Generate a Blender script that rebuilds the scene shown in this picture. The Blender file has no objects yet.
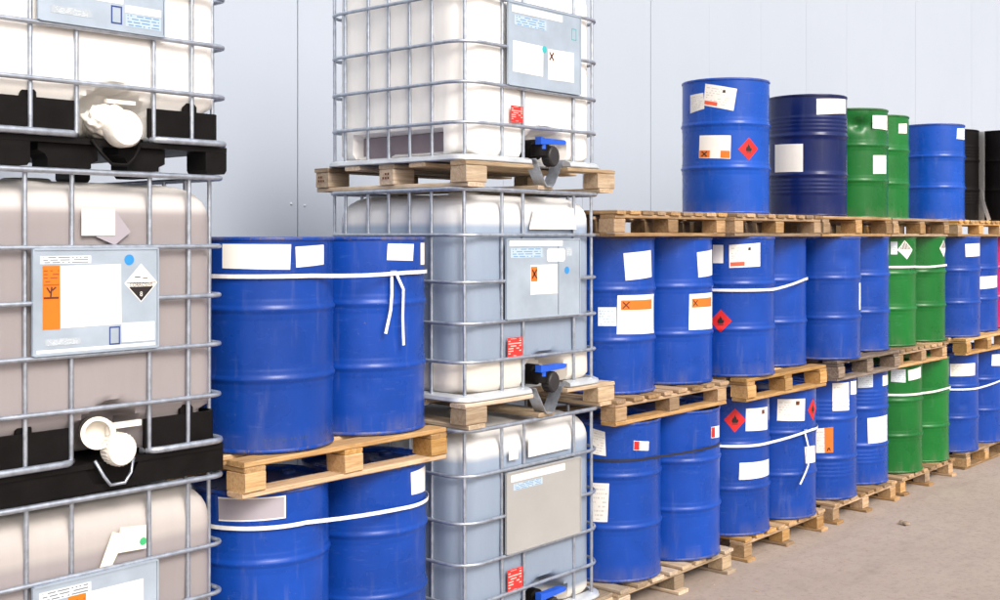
import bpy, math, random
from mathutils import Vector, noise as mnoise
random.seed(7)
sc = bpy.context.scene
COL = sc.collection
rad = math.radians

# ------------------------------------------------------------------ camera, sky, sun, exposure
ROW = 41.5                                   # angle between view direction and the row of stacks (+x)
cam_d = bpy.data.cameras.new('camera')
cam = bpy.data.objects.new('camera', cam_d); COL.objects.link(cam)
cam.location = (0, 0, 2.03)
cam.rotation_euler = (rad(90), 0, rad(ROW - 90))
cam_d.sensor_width = 36.0
cam_d.lens = 36.0 * 1.169
cam_d.shift_y = -0.0635
cam_d.clip_start = 0.05
cam_d.clip_end = 2000
sc.camera = cam

SUN_EL, SUN_AZ = 40.0, 254.0                 # azimuth of the sun measured from +x, anticlockwise
wd = bpy.data.worlds.new('World'); sc.world = wd; wd.use_nodes = True
nt = wd.node_tree; nt.nodes.clear()
sky = nt.nodes.new('ShaderNodeTexSky'); sky.sky_type = 'NISHITA'; sky.sun_disc = False
sky.sun_elevation = rad(SUN_EL); sky.sun_rotation = rad(90 - SUN_AZ)
sky.air_density = 1.0; sky.dust_density = 5.0; sky.ozone_density = 1.0
hs = nt.nodes.new('ShaderNodeHueSaturation'); hs.inputs['Saturation'].default_value = 0.55
bgn = nt.nodes.new('ShaderNodeBackground'); bgn.inputs['Strength'].default_value = 0.14
wo = nt.nodes.new('ShaderNodeOutputWorld')
nt.links.new(sky.outputs[0], hs.inputs['Color']); nt.links.new(hs.outputs[0], bgn.inputs[0]); nt.links.new(bgn.outputs[0], wo.inputs[0])

sd = bpy.data.lights.new('sun', 'SUN'); sd.energy = 1.2; sd.angle = rad(22); sd.color = (1, 0.95, 0.88)
sun = bpy.data.objects.new('sun', sd); COL.objects.link(sun)
a, e = rad(SUN_AZ), rad(SUN_EL)
sun.rotation_euler = Vector((math.cos(a)*math.cos(e), math.sin(a)*math.cos(e), math.sin(e))).to_track_quat('Z', 'Y').to_euler()

sc.view_settings.view_transform = 'Standard'
sc.view_settings.look = 'None'
sc.view_settings.exposure = 0.62
sc.view_settings.gamma = 1
sc.view_settings.use_curve_mapping = False

# ------------------------------------------------------------------ materials
class NT:
    def __init__(s, name):
        s.m = bpy.data.materials.new(name); s.m.use_nodes = True
        s.t = s.m.node_tree; s.t.nodes.clear()
        s.out = s.n('ShaderNodeOutputMaterial'); s.b = s.n('ShaderNodeBsdfPrincipled')
        s.l(s.b.outputs[0], s.out.inputs[0])
    def n(s, k, **kw):
        x = s.t.nodes.new(k)
        for a_, v in kw.items(): setattr(x, a_, v)
        return x
    def l(s, a_, b_): s.t.links.new(a_, b_)
    def set(s, **kw):
        names = dict(rough='Roughness', metal='Metallic', spec='Specular IOR Level', coat='Coat Weight', coatr='Coat Roughness', sss='Subsurface Weight')
        for k, v in kw.items(): s.b.inputs[names[k]].default_value = v
    def coord(s, kind='Object', scale=(1, 1, 1), rnd=True):
        tc = s.n('ShaderNodeTexCoord'); mp = s.n('ShaderNodeMapping'); mp.inputs['Scale'].default_value = scale
        s.l(tc.outputs[kind], mp.inputs[0])
        if rnd:
            oi = s.n('ShaderNodeObjectInfo'); mu = s.n('ShaderNodeMath', operation='MULTIPLY'); mu.inputs[1].default_value = 57.0
            s.l(oi.outputs['Random'], mu.inputs[0])
            cb = s.n('ShaderNodeCombineXYZ')
            for i in range(3): s.l(mu.outputs[0], cb.inputs[i])
            s.l(cb.outputs[0], mp.inputs['Location'])
        return mp.outputs[0]
    def noise(s, vec, scale, detail=4, rough=0.6):
        x = s.n('ShaderNodeTexNoise'); x.inputs['Scale'].default_value = scale; x.inputs['Detail'].default_value = detail; x.inputs['Roughness'].default_value = rough
        s.l(vec, x.inputs['Vector']); return x.outputs['Fac']
    def ramp(s, fac, stops):
        x = s.n('ShaderNodeValToRGB'); el = x.color_ramp.elements
        while len(el) < len(stops): el.new(0.5)
        for q, (p, c) in zip(el, stops):
            q.position = p; q.color = (*c, 1) if len(c) == 3 else c
        s.l(fac, x.inputs[0]); return x.outputs[0]
    def mix(s, fac, c1, c2, mode='MIX'):
        x = s.n('ShaderNodeMixRGB', blend_type=mode)
        for i, v in enumerate((fac, c1, c2)):
            if isinstance(v, (int, float)): x.inputs[i].default_value = v
            elif isinstance(v, tuple): x.inputs[i].default_value = (*v, 1)
            else: s.l(v, x.inputs[i])
        return x.outputs[0]
    def math(s, op, a_, b_=None):
        x = s.n('ShaderNodeMath', operation=op)
        for i, v in enumerate((a_, b_)):
            if v is None: continue
            if isinstance(v, (int, float)): x.inputs[i].default_value = v
            else: s.l(v, x.inputs[i])
        return x.outputs[0]
    def base(s, c):
        if isinstance(c, tuple): s.b.inputs['Base Color'].default_value = (*c, 1)
        else: s.l(c, s.b.inputs['Base Color'])
    def bump(s, h, strength, dist=0.01):
        x = s.n('ShaderNodeBump'); x.inputs['Strength'].default_value = strength; x.inputs['Distance'].default_value = dist
        s.l(h, x.inputs['Height']); s.l(x.outputs[0], s.b.inputs['Normal'])
    def sep(s, vec):
        x = s.n('ShaderNodeSeparateXYZ'); s.l(vec, x.inputs[0]); return x.outputs

def mul(c, k): return tuple(min(1, v*k) for v in c)

def paint(name, c, rough=0.29, dusty=0.11, spec=0.32, chips=0.735, chipc=(0.18, 0.17, 0.17)):
    """drum enamel: slight fading, rub marks, dust and small chips"""
    m = NT(name)
    v = m.coord('Object', (1, 1, 1)); vs = m.coord('Object', (1, 1, 0.12))
    n1 = m.noise(v, 3.0, 4); n2 = m.noise(vs, 22, 3, 0.7); n3 = m.noise(v, 60, 2)
    col = m.mix(m.ramp(n1, [(0.35, (0, 0, 0)), (0.7, (1, 1, 1))]), mul(c, 0.86), mul(c, 1.12))
    dust = m.ramp(n2, [(0.58, (0, 0, 0)), (0.80, (dusty, dusty, dusty))])
    col = m.mix(dust, col, (0.33, 0.33, 0.34))
    sc_ = m.noise(m.coord('Object', (1, 1, 7)), 9, 5, 0.75)
    col = m.mix(m.ramp(sc_, [(0.60, (0, 0, 0)), (0.66, (dusty*1.6, dusty*1.6, dusty*1.6))]), col, mul((c[0]+0.10, c[1]+0.12, c[2]+0.16), 1.0))
    tcz = m.n('ShaderNodeTexCoord'); zz = m.sep(tcz.outputs['Object'])[2]
    low = m.math('MULTIPLY', m.ramp(zz, [(0.0, (1, 1, 1)), (0.10, (0, 0, 0))]), m.ramp(m.noise(vs, 9, 4, 0.7), [(0.42, (0, 0, 0)), (0.62, (dusty*3, dusty*3, dusty*3))]))
    col = m.mix(low, col, (0.20, 0.17, 0.14))
    chip = m.ramp(n3, [(chips, (0, 0, 0)), (chips+0.025, (1, 1, 1))])
    col = m.mix(m.math('MULTIPLY', chip, 0.6 if chips < 0.7 else 0.35 if dusty > 0.1 else 0.1), col, chipc)
    oi = m.n('ShaderNodeObjectInfo')
    br = m.n('ShaderNodeBrightContrast'); m.l(col, br.inputs[0])
    hv = m.n('ShaderNodeHueSaturation'); m.l(col, hv.inputs['Color'])
    m.l(m.math('ADD', m.math('MULTIPLY', oi.outputs['Random'], 0.22), 0.89), hv.inputs['Value'])
    m.base(hv.outputs[0])
    m.l(m.math('ADD', m.math('MULTIPLY', n1, 0.22), rough - 0.11), m.b.inputs['Roughness'])
    m.set(spec=spec)
    m.bump(m.noise(m.coord('Object', (1, 1, 0.35)), 6, 2), 0.22, 0.02)
    return m.m

def wood(name, c1, c2, c3):
    m = NT(name)
    v = m.coord('Object', (1.2, 16, 16)); v2 = m.coord('Object', (1, 1, 1))
    g = m.noise(v, 4, 6, 0.65); f = m.noise(m.coord('Object', (2.0, 60, 60)), 5, 3, 0.6)
    col = m.ramp(g, [(0.28, c1), (0.5, c2), (0.72, c3)])
    col = m.mix(m.ramp(f, [(0.45, (0, 0, 0)), (0.7, (0.5, 0.5, 0.5))]), col, mul(c1, 0.65))
    st = m.ramp(m.noise(v2, 6, 4), [(0.55, (0, 0, 0)), (0.75, (0.5, 0.5, 0.5))])
    col = m.mix(st, col, mul(c1, 0.55))
    oi = m.n('ShaderNodeObjectInfo'); hv = m.n('ShaderNodeHueSaturation'); m.l(col, hv.inputs['Color'])
    m.l(m.math('ADD', m.math('MULTIPLY', oi.outputs['Random'], 0.75), 0.58), hv.inputs['Value'])
    m.l(m.math('ADD', m.math('MULTIPLY', m.math('FRACT', m.math('MULTIPLY', oi.outputs['Random'], 13.7)), 0.35), 0.8), hv.inputs['Saturation'])
    m.base(hv.outputs[0]); m.set(rough=0.85, spec=0.2)
    m.bump(f, 0.5, 0.003)
    return m.m

def plain(name, c, rough=0.5, metal=0.0, var=0.12, scale=12, spec=0.5, bump=0.0):
    m = NT(name); v = m.coord('Object')
    n1 = m.noise(v, scale, 4)
    m.base(m.mix(m.ramp(n1, [(0.3, (0, 0, 0)), (0.7, (1, 1, 1))]), mul(c, 1 - var), mul(c, 1 + var)))
    m.l(m.math('ADD', m.math('MULTIPLY', n1, 0.2), rough - 0.1), m.b.inputs['Roughness'])
    m.set(metal=metal, spec=spec)
    if bump: m.bump(m.noise(v, scale*5, 3), bump, 0.004)
    return m.m

def printed(name, bg, ink, rows, cols, fill=0.62, y0=0.0, x1=1.0, amount=0.8):
    """paper carrying small lines of print (flat print on UVs)"""
    m = NT(name); tc = m.n('ShaderNodeTexCoord'); s = m.sep(tc.outputs['UV'])
    vr = m.math('MULTIPLY', s[1], rows); fr = m.math('FRACT', vr)
    line = m.math('MULTIPLY', m.math('GREATER_THAN', fr, 0.35), m.math('LESS_THAN', fr, 0.75))
    cb = m.n('ShaderNodeCombineXYZ')
    m.l(m.math('FLOOR', m.math('MULTIPLY', s[0], cols)), cb.inputs[0]); m.l(m.math('FLOOR', vr), cb.inputs[1])
    wn = m.n('ShaderNodeTexWhiteNoise', noise_dimensions='2D'); m.l(cb.outputs[0], wn.inputs['Vector'])
    word = m.math('LESS_THAN', wn.outputs['Value'], fill)
    msk = m.math('MULTIPLY', line, word)
    ins = m.math('MULTIPLY', m.math('GREATER_THAN', s[0], 0.06), m.math('LESS_THAN', s[0], x1 - 0.06))
    ins2 = m.math('MULTIPLY', m.math('GREATER_THAN', s[1], y0 + 0.06), m.math('LESS_THAN', s[1], 0.94))
    msk = m.math('MULTIPLY', msk, m.math('MULTIPLY', ins, ins2))
    n1 = m.noise(m.coord('Object'), 9, 3)
    bgc = m.mix(n1, mul(bg, 0.93), bg)
    m.base(m.mix(m.math('MULTIPLY', msk, amount), bgc, ink)); m.set(rough=0.55, spec=0.3)
    return m.m

def bottle_mat(name, stops):
    """translucent plastic: the liquid seen through it sets the tint by height (local z in metres / 1.2)"""
    m = NT(name); tc = m.n('ShaderNodeTexCoord'); s = m.sep(tc.outputs['Object'])
    n1 = m.noise(m.coord('Object', (1, 1, 1)), 2.2, 3); n2 = m.noise(m.coord('Object', (6, 6, 0.6)), 4, 3)
    z = m.math('ADD', m.math('DIVIDE', s[2], 1.2), m.math('MULTIPLY', m.math('SUBTRACT', n1, 0.5), 0.012))
    col = m.ramp(z, stops)
    col = m.mix(m.ramp(n2, [(0.35, (0, 0, 0)), (0.75, (0.10, 0.10, 0.10))]), col, (0.6, 0.58, 0.57), 'MULTIPLY')
    m.base(col); m.set(rough=0.42, spec=0.4)
    m.b.inputs['Subsurface Weight'].default_value = 0.25
    m.b.inputs['Subsurface Radius'].default_value = (0.05, 0.045, 0.04)
    m.bump(m.noise(m.coord('Object'), 14, 3), 0.12, 0.01)
    return m.m

M = {}
BLUE = (0.005, 0.050, 0.315)
M['blue'] = paint('blue_enamel', BLUE)
M['bright_blue'] = paint('bright_blue_enamel', (0.005, 0.066, 0.40), 0.27)
M['blue_rim'] = paint('worn_blue_rim', BLUE, 0.36, 0.14, 0.26, 0.60, (0.15, 0.11, 0.09))
M['navy'] = paint('navy_enamel', (0.004, 0.012, 0.085), 0.22, 0.03)
M['green'] = paint('green_enamel', (0.006, 0.135, 0.022))
M['black'] = paint('black_enamel', (0.006, 0.005, 0.005), 0.4, 0.01, 0.08)
M['magenta'] = paint('magenta_enamel', (0.42, 0.01, 0.12))
M['wood_fresh'] = wood('wood_fresh', (0.36, 0.20, 0.085), (0.52, 0.32, 0.15), (0.60, 0.41, 0.22))
M['wood_tan'] = wood('wood_tan', (0.27, 0.155, 0.075), (0.42, 0.27, 0.145), (0.50, 0.355, 0.21))
M['wood_grey'] = wood('wood_grey', (0.12, 0.085, 0.06), (0.22, 0.165, 0.125), (0.32, 0.26, 0.21))
M['wood_pale'] = wood('wood_pale', (0.32, 0.22, 0.14), (0.46, 0.35, 0.24), (0.55, 0.45, 0.33))
M['zinc'] = plain('galvanised_tube', (0.42, 0.46, 0.53), 0.40, 0.75, 0.22, 30)
M['tray'] = plain('galvanised_tray', (0.60, 0.63, 0.66), 0.5, 0.55, 0.15, 8)
M['plate'] = plain('steel_plate', (0.385, 0.455, 0.54), 0.42, 0.3, 0.13, 5)
M['plate_grey'] = plain('grey_plate', (0.36, 0.355, 0.345), 0.6, 0.1, 0.05, 4)
M['black_plastic'] = plain('black_plastic', (0.007, 0.006, 0.006), 0.5, 0, 0.3, 10, 0.10, 0.1)
M['grey_plastic'] = plain('dark_grey_plastic', (0.028, 0.026, 0.028), 0.5, 0, 0.2, 20, 0.3)
M['blue_plastic'] = plain('blue_plastic', (0.012, 0.09, 0.55), 0.4, 0, 0.1, 20)
M['white_plastic'] = plain('white_plastic', (0.74, 0.70, 0.63), 0.45, 0, 0.08, 10)
M['film'] = plain('wrapping_film', (0.82, 0.79, 0.73), 0.25, 0, 0.08, 15, 0.6, 0.6)
M['paper'] = plain('white_paper', (0.82, 0.79, 0.74), 0.6, 0, 0.04, 6, 0.3)
M['cream'] = plain('cream_paper', (0.78, 0.70, 0.58), 0.6, 0, 0.05, 6, 0.3)
M['pale'] = printed('pale_blue_paper', (0.66, 0.72, 0.76), (0.35, 0.45, 0.55), 7, 14, 0.5)
M['print'] = printed('printed_paper', (0.80, 0.77, 0.72), (0.30, 0.30, 0.32), 9, 18, 0.45, amount=0.5)
M['strip_print'] = printed('printed_strip', (0.66, 0.70, 0.73), (0.05, 0.06, 0.08), 3.2, 26, 0.72)
M['blue_print'] = printed('blue_print', (0.42, 0.52, 0.60), (0.06, 0.20, 0.42), 4, 22, 0.75)
M['plate_print'] = printed('plate_print', (0.40, 0.45, 0.50), (0.62, 0.66, 0.70), 5, 30, 0.55)
M['grey_label'] = plain('grey_label', (0.36, 0.33, 0.37), 0.6, 0, 0.04, 6, 0.3)
M['orange'] = plain('orange_print', (0.72, 0.165, 0.02), 0.5, 0, 0.06, 12, 0.3)
M['orange_text'] = printed('orange_text', (0.76, 0.17, 0.012), (0.18, 0.04, 0.015), 18, 7, 0.6, 0.62, amount=0.7)
M['red'] = plain('red_print', (0.62, 0.02, 0.02), 0.5, 0, 0.08, 20, 0.3)
M['red_text'] = printed('red_text', (0.70, 0.035, 0.03), (0.8, 0.6, 0.55), 8, 5, 0.55)
M['strip_red'] = plain('red_strip', (0.70, 0.10, 0.05), 0.5, 0, 0.05, 20, 0.3)
M['ink'] = plain('black_ink', (0.02, 0.015, 0.015), 0.5, 0, 0.1, 20, 0.3)
M['navy_ink'] = plain('navy_ink', (0.03, 0.06, 0.20), 0.5, 0, 0.1, 20, 0.3)
M['brown_ink'] = plain('brown_ink', (0.12, 0.03, 0.012), 0.5, 0, 0.1, 20, 0.3)
M['dot_blue'] = plain('blue_dot', (0.03, 0.24, 0.60), 0.5, 0, 0.05, 20, 0.3)
M['dot_teal'] = plain('teal_dot', (0.05, 0.40, 0.42), 0.5, 0, 0.05, 20, 0.3)
M['dot_green'] = plain('green_dot', (0.05, 0.40, 0.16), 0.5, 0, 0.05, 20, 0.3)
M['strap_white'] = plain('white_strapping', (0.80, 0.79, 0.77), 0.35, 0, 0.06, 30, 0.4)
M['strap_black'] = plain('black_strapping', (0.02, 0.02, 0.03), 0.4, 0, 0.1, 30, 0.4)
M['rim'] = plain('worn_rim', (0.03, 0.07, 0.28), 0.4, 0.1, 0.2, 30)
W, L_MAUVE, L_BLUE, CRM = (0.80, 0.78, 0.74), (0.30, 0.270, 0.275), (0.265, 0.325, 0.42), (0.66, 0.62, 0.56)
M['bottle_white'] = bottle_mat('bottle_white', [(0.0, (0.86, 0.84, 0.81)), (1.0, (0.87, 0.855, 0.83))])
M['bottle_mauve'] = bottle_mat('bottle_mauve', [(0.0, mul(L_MAUVE, 1.05)), (0.78, L_MAUVE), (0.815, mul(L_MAUVE, 1.08)), (0.838, (0.56, 0.53, 0.52)), (0.93, (0.68, 0.66, 0.64))])
M['bottle_mauve_low'] = bottle_mat('bottle_mauve_low', [(0.0, mul(L_MAUVE, 1.05)), (0.70, L_MAUVE), (0.755, mul(L_MAUVE, 1.08)), (0.785, (0.45, 0.415, 0.40)), (0.93, (0.52, 0.485, 0.46))])
M['bottle_blue'] = bottle_mat('bottle_blue', [(0.0, CRM), (0.245, CRM), (0.262, mul(L_BLUE, 0.92)), (0.6, L_BLUE), (0.785, mul(L_BLUE, 1.15)), (0.81, (0.62, 0.63, 0.65)), (0.9, (0.72, 0.72, 0.72))])
M['bottle_blue_low'] = bottle_mat('bottle_blue_low', [(0.0, CRM), (0.16, CRM), (0.19, mul(L_BLUE, 0.85)), (0.7, mul(L_BLUE, 0.95)), (0.80, mul(L_BLUE, 1.05)), (0.828, (0.58, 0.58, 0.58)), (0.9, (0.66, 0.65, 0.64))])

def wall_mat():
    m = NT('coated_wall_panel'); v = m.coord('Object', (1, 1, 1))
    n1 = m.noise(v, 0.8, 3); n2 = m.noise(m.coord('Object', (3, 3, 0.15)), 3, 3)
    col = m.mix(n1, (0.395, 0.442, 0.515), (0.425, 0.472, 0.545))
    col = m.mix(m.ramp(n2, [(0.55, (0, 0, 0)), (0.8, (0.06, 0.06, 0.06))]), col, (0.36, 0.38, 0.41))
    m.base(col); m.set(rough=0.5, spec=0.35)
    m.bump(m.noise(v, 2.5, 2), 0.08, 0.02)
    return m.m
M['wall'] = wall_mat()
M['joint'] = plain('dark_joint', (0.27, 0.30, 0.35), 0.7)

def ground_mat():
    m = NT('yard_asphalt'); v = m.coord('Object', (1, 1, 1), False)
    n1 = m.noise(v, 0.7, 5); n2 = m.noise(v, 7, 6, 0.7); n3 = m.noise(v, 130, 3, 0.7); n4 = m.noise(v, 420, 2)
    col = m.ramp(n1, [(0.3, (0.37, 0.30, 0.255)), (0.55, (0.41, 0.335, 0.285)), (0.75, (0.435, 0.36, 0.305))])
    col = m.mix(m.ramp(n2, [(0.38, (0.30, 0.30, 0.30)), (0.55, (0, 0, 0))]), col, (0.29, 0.235, 0.20))
    col = m.mix(m.ramp(n3, [(0.60, (0, 0, 0)), (0.72, (0.5, 0.5, 0.5))]), col, (0.46, 0.39, 0.34))
    col = m.mix(m.ramp(n3, [(0.28, (0.6, 0.6, 0.6)), (0.40, (0, 0, 0))]), col, (0.14, 0.11, 0.095))
    n5 = m.noise(m.coord('Object', (0.25, 1.6, 1), False), 2.2, 5, 0.65)
    col = m.mix(m.ramp(n5, [(0.52, (0, 0, 0)), (0.70, (0.35, 0.35, 0.35))]), col, (0.26, 0.21, 0.18))
    sp = m.noise(v, 2.6, 3, 0.55)
    col = m.mix(m.ramp(sp, [(0.64, (0, 0, 0)), (0.74, (0.35, 0.35, 0.35))]), col, (0.19, 0.155, 0.135))
    n6 = m.noise(v, 28, 4, 0.7)
    col = m.mix(m.ramp(n6, [(0.36, (0.4, 0.4, 0.4)), (0.46, (0, 0, 0))]), col, (0.24, 0.195, 0.17))
    m.base(col); m.set(rough=0.9, spec=0.25)
    m.bump(m.math('ADD', n3, m.math('MULTIPLY', n4, 0.6)), 0.55, 0.006)
    return m.m
M['ground'] = ground_mat()

# ------------------------------------------------------------------ mesh helpers
class MB:
    def __init__(s): s.v = []; s.f = []; s.uv = {}
    def add(s, verts, faces):
        o = len(s.v); s.v += [tuple(p) for p in verts]; s.f += [tuple(i + o for i in q) for q in faces]; return o
    def box(s, x0, x1, y0, y1, z0, z1):
        s.add([(x, y, z) for x in (x0, x1) for y in (y0, y1) for z in (z0, z1)],
              [(0, 1, 3, 2), (4, 6, 7, 5), (0, 4, 5, 1), (2, 3, 7, 6), (0, 2, 6, 4), (1, 5, 7, 3)])
    def tube(s, pts, r, n=8, closed=False, flat=1.0):
        P = [Vector(p) for p in pts]; k = len(P); rows = []
        up = Vector((0, 0, 1))
        for i in range(k):
            if closed: d = P[(i+1) % k] - P[i-1]
            else: d = P[min(i+1, k-1)] - P[max(i-1, 0)]
            d.normalize(); u = up if abs(d.z) < 0.9 else Vector((0, 1, 0))
            sx = d.cross(u).normalized(); sy = sx.cross(d).normalized()
            rows.append([P[i] + sx*(r*math.cos(t)) + sy*(r*flat*math.sin(t)) for t in (2*math.pi*j/n for j in range(n))])
        o = len(s.v)
        for q in rows: s.v += [tuple(p) for p in q]
        for i in range(k if closed else k-1):
            i2 = (i+1) % k
            for j in range(n):
                j2 = (j+1) % n; s.f.append((o+i*n+j, o+i*n+j2, o+i2*n+j2, o+i2*n+j))
        if not closed:
            s.f.append(tuple(o+j for j in range(n))[::-1]); s.f.append(tuple(o+(k-1)*n+j for j in range(n)))
    def lathe(s, prof, n=48, axis='z', c=(0, 0, 0), cap0=True, cap1=True):
        o = len(s.v)
        for (r, h) in prof:
            for j in range(n):
                t = 2*math.pi*j/n; a_, b_ = r*math.cos(t), r*math.sin(t)
                p = (a_, b_, h) if axis == 'z' else ((a_, -h, b_) if axis == 'y' else (h, a_, b_))
                s.v.append((p[0]+c[0], p[1]+c[1], p[2]+c[2]))
        for i in range(len(prof)-1):
            for j in range(n):
                j2 = (j+1) % n; s.f.append((o+i*n+j, o+i*n+j2, o+(i+1)*n+j2, o+(i+1)*n+j))
        if cap0: s.f.append(tuple(o+j for j in range(n))[::-1])
        if cap1: s.f.append(tuple(o+(len(prof)-1)*n+j for j in range(n)))
    def prism(s, poly, y0, y1):
        """polygon in (x,z) extruded along y"""
        n = len(poly); o = len(s.v)
        s.v += [(x, y0, z) for x, z in poly] + [(x, y1, z) for x, z in poly]
        s.f.append(tuple(o+i for i in range(n))); s.f.append(tuple(o+n+i for i in range(n))[::-1])
        for i in range(n): j = (i+1) % n; s.f.append((o+i, o+n+i, o+n+j, o+j))
    def mesh(s, name, mat, smooth=False, angle=None):
        me = bpy.data.meshes.new(name); me.from_pydata(s.v, [], s.f)
        me.materials.append(M[mat] if isinstance(mat, str) else mat)
        if s.uv:
            ul = me.uv_layers.new(name='UVMap')
            for lp in me.loops: ul.data[lp.index].uv = s.uv.get(lp.vertex_index, (0, 0))
        if smooth: me.shade_smooth() if hasattr(me, 'shade_smooth') else [setattr(p, 'use_smooth', True) for p in me.polygons]
        if angle is not None:
            try: me.set_sharp_from_angle(angle=rad(angle))
            except Exception: pass
        me.update(); return me
    def build(s, name, mat, parent=None, loc=(0, 0, 0), smooth=False, angle=None):
        return link(name, s.mesh(name, mat, smooth, angle), parent, loc)

def link(name, me, parent=None, loc=(0, 0, 0), rot=None):
    o = bpy.data.objects.new(name, me); COL.objects.link(o); o.location = loc
    if rot: o.rotation_euler = rot
    if parent: o.parent = parent
    return o

def thing(name, label, cat, loc, group=None, rz=0):
    o = bpy.data.objects.new(name, None); COL.objects.link(o); o.location = loc; o.rotation_euler = (0, 0, rz)
    o.empty_display_size = 0.1
    o['label'] = label; o['category'] = cat
    if group: o['group'] = group
    return o

# ------------------------------------------------------------------ setting: ground and wall
g = MB(); g.add([(-300, -300, 0), (400, -300, 0), (400, 300, 0), (-300, 300, 0)], [(0, 1, 2, 3)])
og = g.build('ground', 'ground'); og['kind'] = 'structure'

WY, PW, GAP = 6.0, 1.01, 0.0022
wall = thing('building_wall', 'pale blue grey metal panel wall of the warehouse behind the stacks', 'wall', (0, WY, 0))
b = MB(); b.box(-8, 62, 0.035, 0.30, 0, 7.4); b.build('wall_core', 'joint', wall)
b = MB(); b.box(-8, 62, -0.05, 0.36, 7.404, 7.62); b.build('coping', 'tray', wall)
pm = MB()
hw = PW/2 - GAP/2
pm.prism([(-hw, 0.06), (-hw+0.004, 0.056), (hw-0.004, 0.056), (hw, 0.06), (hw, 7.396), (hw-0.004, 7.4), (-hw+0.004, 7.4), (-hw, 7.396)], 0.0, 0.034)
pmesh = pm.mesh('wall_panel', 'wall')
x = 4.80 - 11*PW + PW/2
while x < 60:
    po = link('wall_panel', pmesh, wall, (x, random.uniform(-0.0006, 0.0006), 0))
    for jx in (4.80, 8.86):                        # two joints stand open a little wider
        if abs(x - PW/2 - jx) < 0.1: po.location.x += 0.003; po.scale.x = 0.9945
    x += PW
sm = MB(); sm.lathe([(0.009, 0), (0.009, 0.003), (0.005, 0.006)], 8, 'y'); smesh = sm.mesh('screw', 'tray')
for k in range(-4, 16):
    for z in (2.24,):
        link('screw', smesh, wall, (4.80 + k*PW - 0.05, -0.001, z)); link('screw', smesh, wall, (4.80 + k*PW + 0.06, -0.001, z - 0.01))

# ------------------------------------------------------------------ wooden pallets
def board_mesh(lx, wy, hz, mat, seed=0):
    """long axis x, centred, with eased long edges and slightly uneven ends"""
    r = random.Random(seed); c = min(0.004, hz*0.2); hy, h2 = wy/2, hz/2
    sec = [(-hy, -h2+c), (-hy+c, -h2), (hy-c, -h2), (hy, -h2+c), (hy, h2-c), (hy-c, h2), (-hy+c, h2), (-hy, h2-c)]
    mb = MB(); n = 8; st = 3; wob = [r.uniform(-0.002, 0.002) for _ in range(st+1)]
    for i in range(st+1):
        xx = -lx/2 + lx*i/st
        for (y, z) in sec:
            e = r.uniform(-0.002, 0.002) if i in (0, st) else 0
            mb.v.append((xx+e, y + wob[i]*0.6, z + wob[i]*(0.5 if 0 < i < st else 0.2)))
    for i in range(st):
        for j in range(n):
            j2 = (j+1) % n; mb.f.append((i*n+j, i*n+j2, (i+1)*n+j2, (i+1)*n+j))
    mb.f.append(tuple(range(n))[::-1]); mb.f.append(tuple(st*n+j for j in range(n)))
    return mb.mesh('board', mat)
_bm = {}
def board(name, parent, cx, cy, cz, lx, wy, hz, mat, along='x'):
    k = (round(lx, 3), round(wy, 3), round(hz, 3), mat, random.randrange(3))
    if k not in _bm: _bm[k] = board_mesh(lx, wy, hz, mat, hash(k[:3]) + k[4])
    j = lambda q: random.uniform(-q, q)
    return link(name, _bm[k], parent, (cx + j(0.002), cy + j(0.002), cz), (0, 0, (0 if along == 'x' else math.pi/2) + j(0.006)))

PAL = 'wooden pallets carrying the drums'
def pallet(label, x0, y0, z0, style, mat, w=1.14, d=1.14, ndeck=8, rz=0.0):
    """style: 'ends' deck boards run in depth; 'long' deck boards run along the row; skids=True has no front bottom board"""
    t = thing('wooden_pallet', label, 'pallet', (x0, y0, z0), PAL, rz)
    deck, foot = style.split('+')
    bw = 0.10; xs = [bw/2 + 0.002, w/2, w - bw/2 - 0.002]; ys = [bw/2 + 0.004, d/2, d - bw/2 - 0.004]
    for xx in xs:
        for yy in ys:
            board('block', t, xx, yy, 0.0225 + 0.0385, bw, 0.10 if deck == 'ends' else 0.12, 0.075, mat)
    if foot == 'ring':
        for yy in ys: board('bottom_board', t, w/2, yy, 0.011, w, 0.10, 0.0215, mat)
    else:
        for xx in xs: board('bottom_board', t, xx, d/2 - 0.012, 0.011, d + 0.03, 0.10, 0.0215, mat, 'y')
    if deck == 'ends':
        for yy in ys: board('stringer_board', t, w/2, yy, 0.1105, w, 0.10, 0.021, mat)
        for i in range(ndeck):
            wd_ = 0.085 + 0.03*((i*7) % 3)/2; wd_ = min(wd_, w/ndeck - 0.022)
            xx = wd_/2 + (w - wd_)*i/(ndeck-1)
            board('deck_board', t, xx, d/2 - 0.006, 0.1325, d + random.uniform(-0.006, 0.016), wd_, 0.0215, mat, 'y')
    else:
        for xx in xs: board('stringer_board', t, xx, d/2, 0.1105, d, 0.10, 0.021, mat, 'y')
        for i in range(ndeck):
            wd_ = 0.115 if i in (0, ndeck-1) else 0.09; yy = wd_/2 + (d - wd_)*i/(ndeck-1)
            board('deck_board', t, w/2, yy, 0.1325, w + random.uniform(-0.004, 0.01), wd_, 0.0215, mat)
    return t

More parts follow.
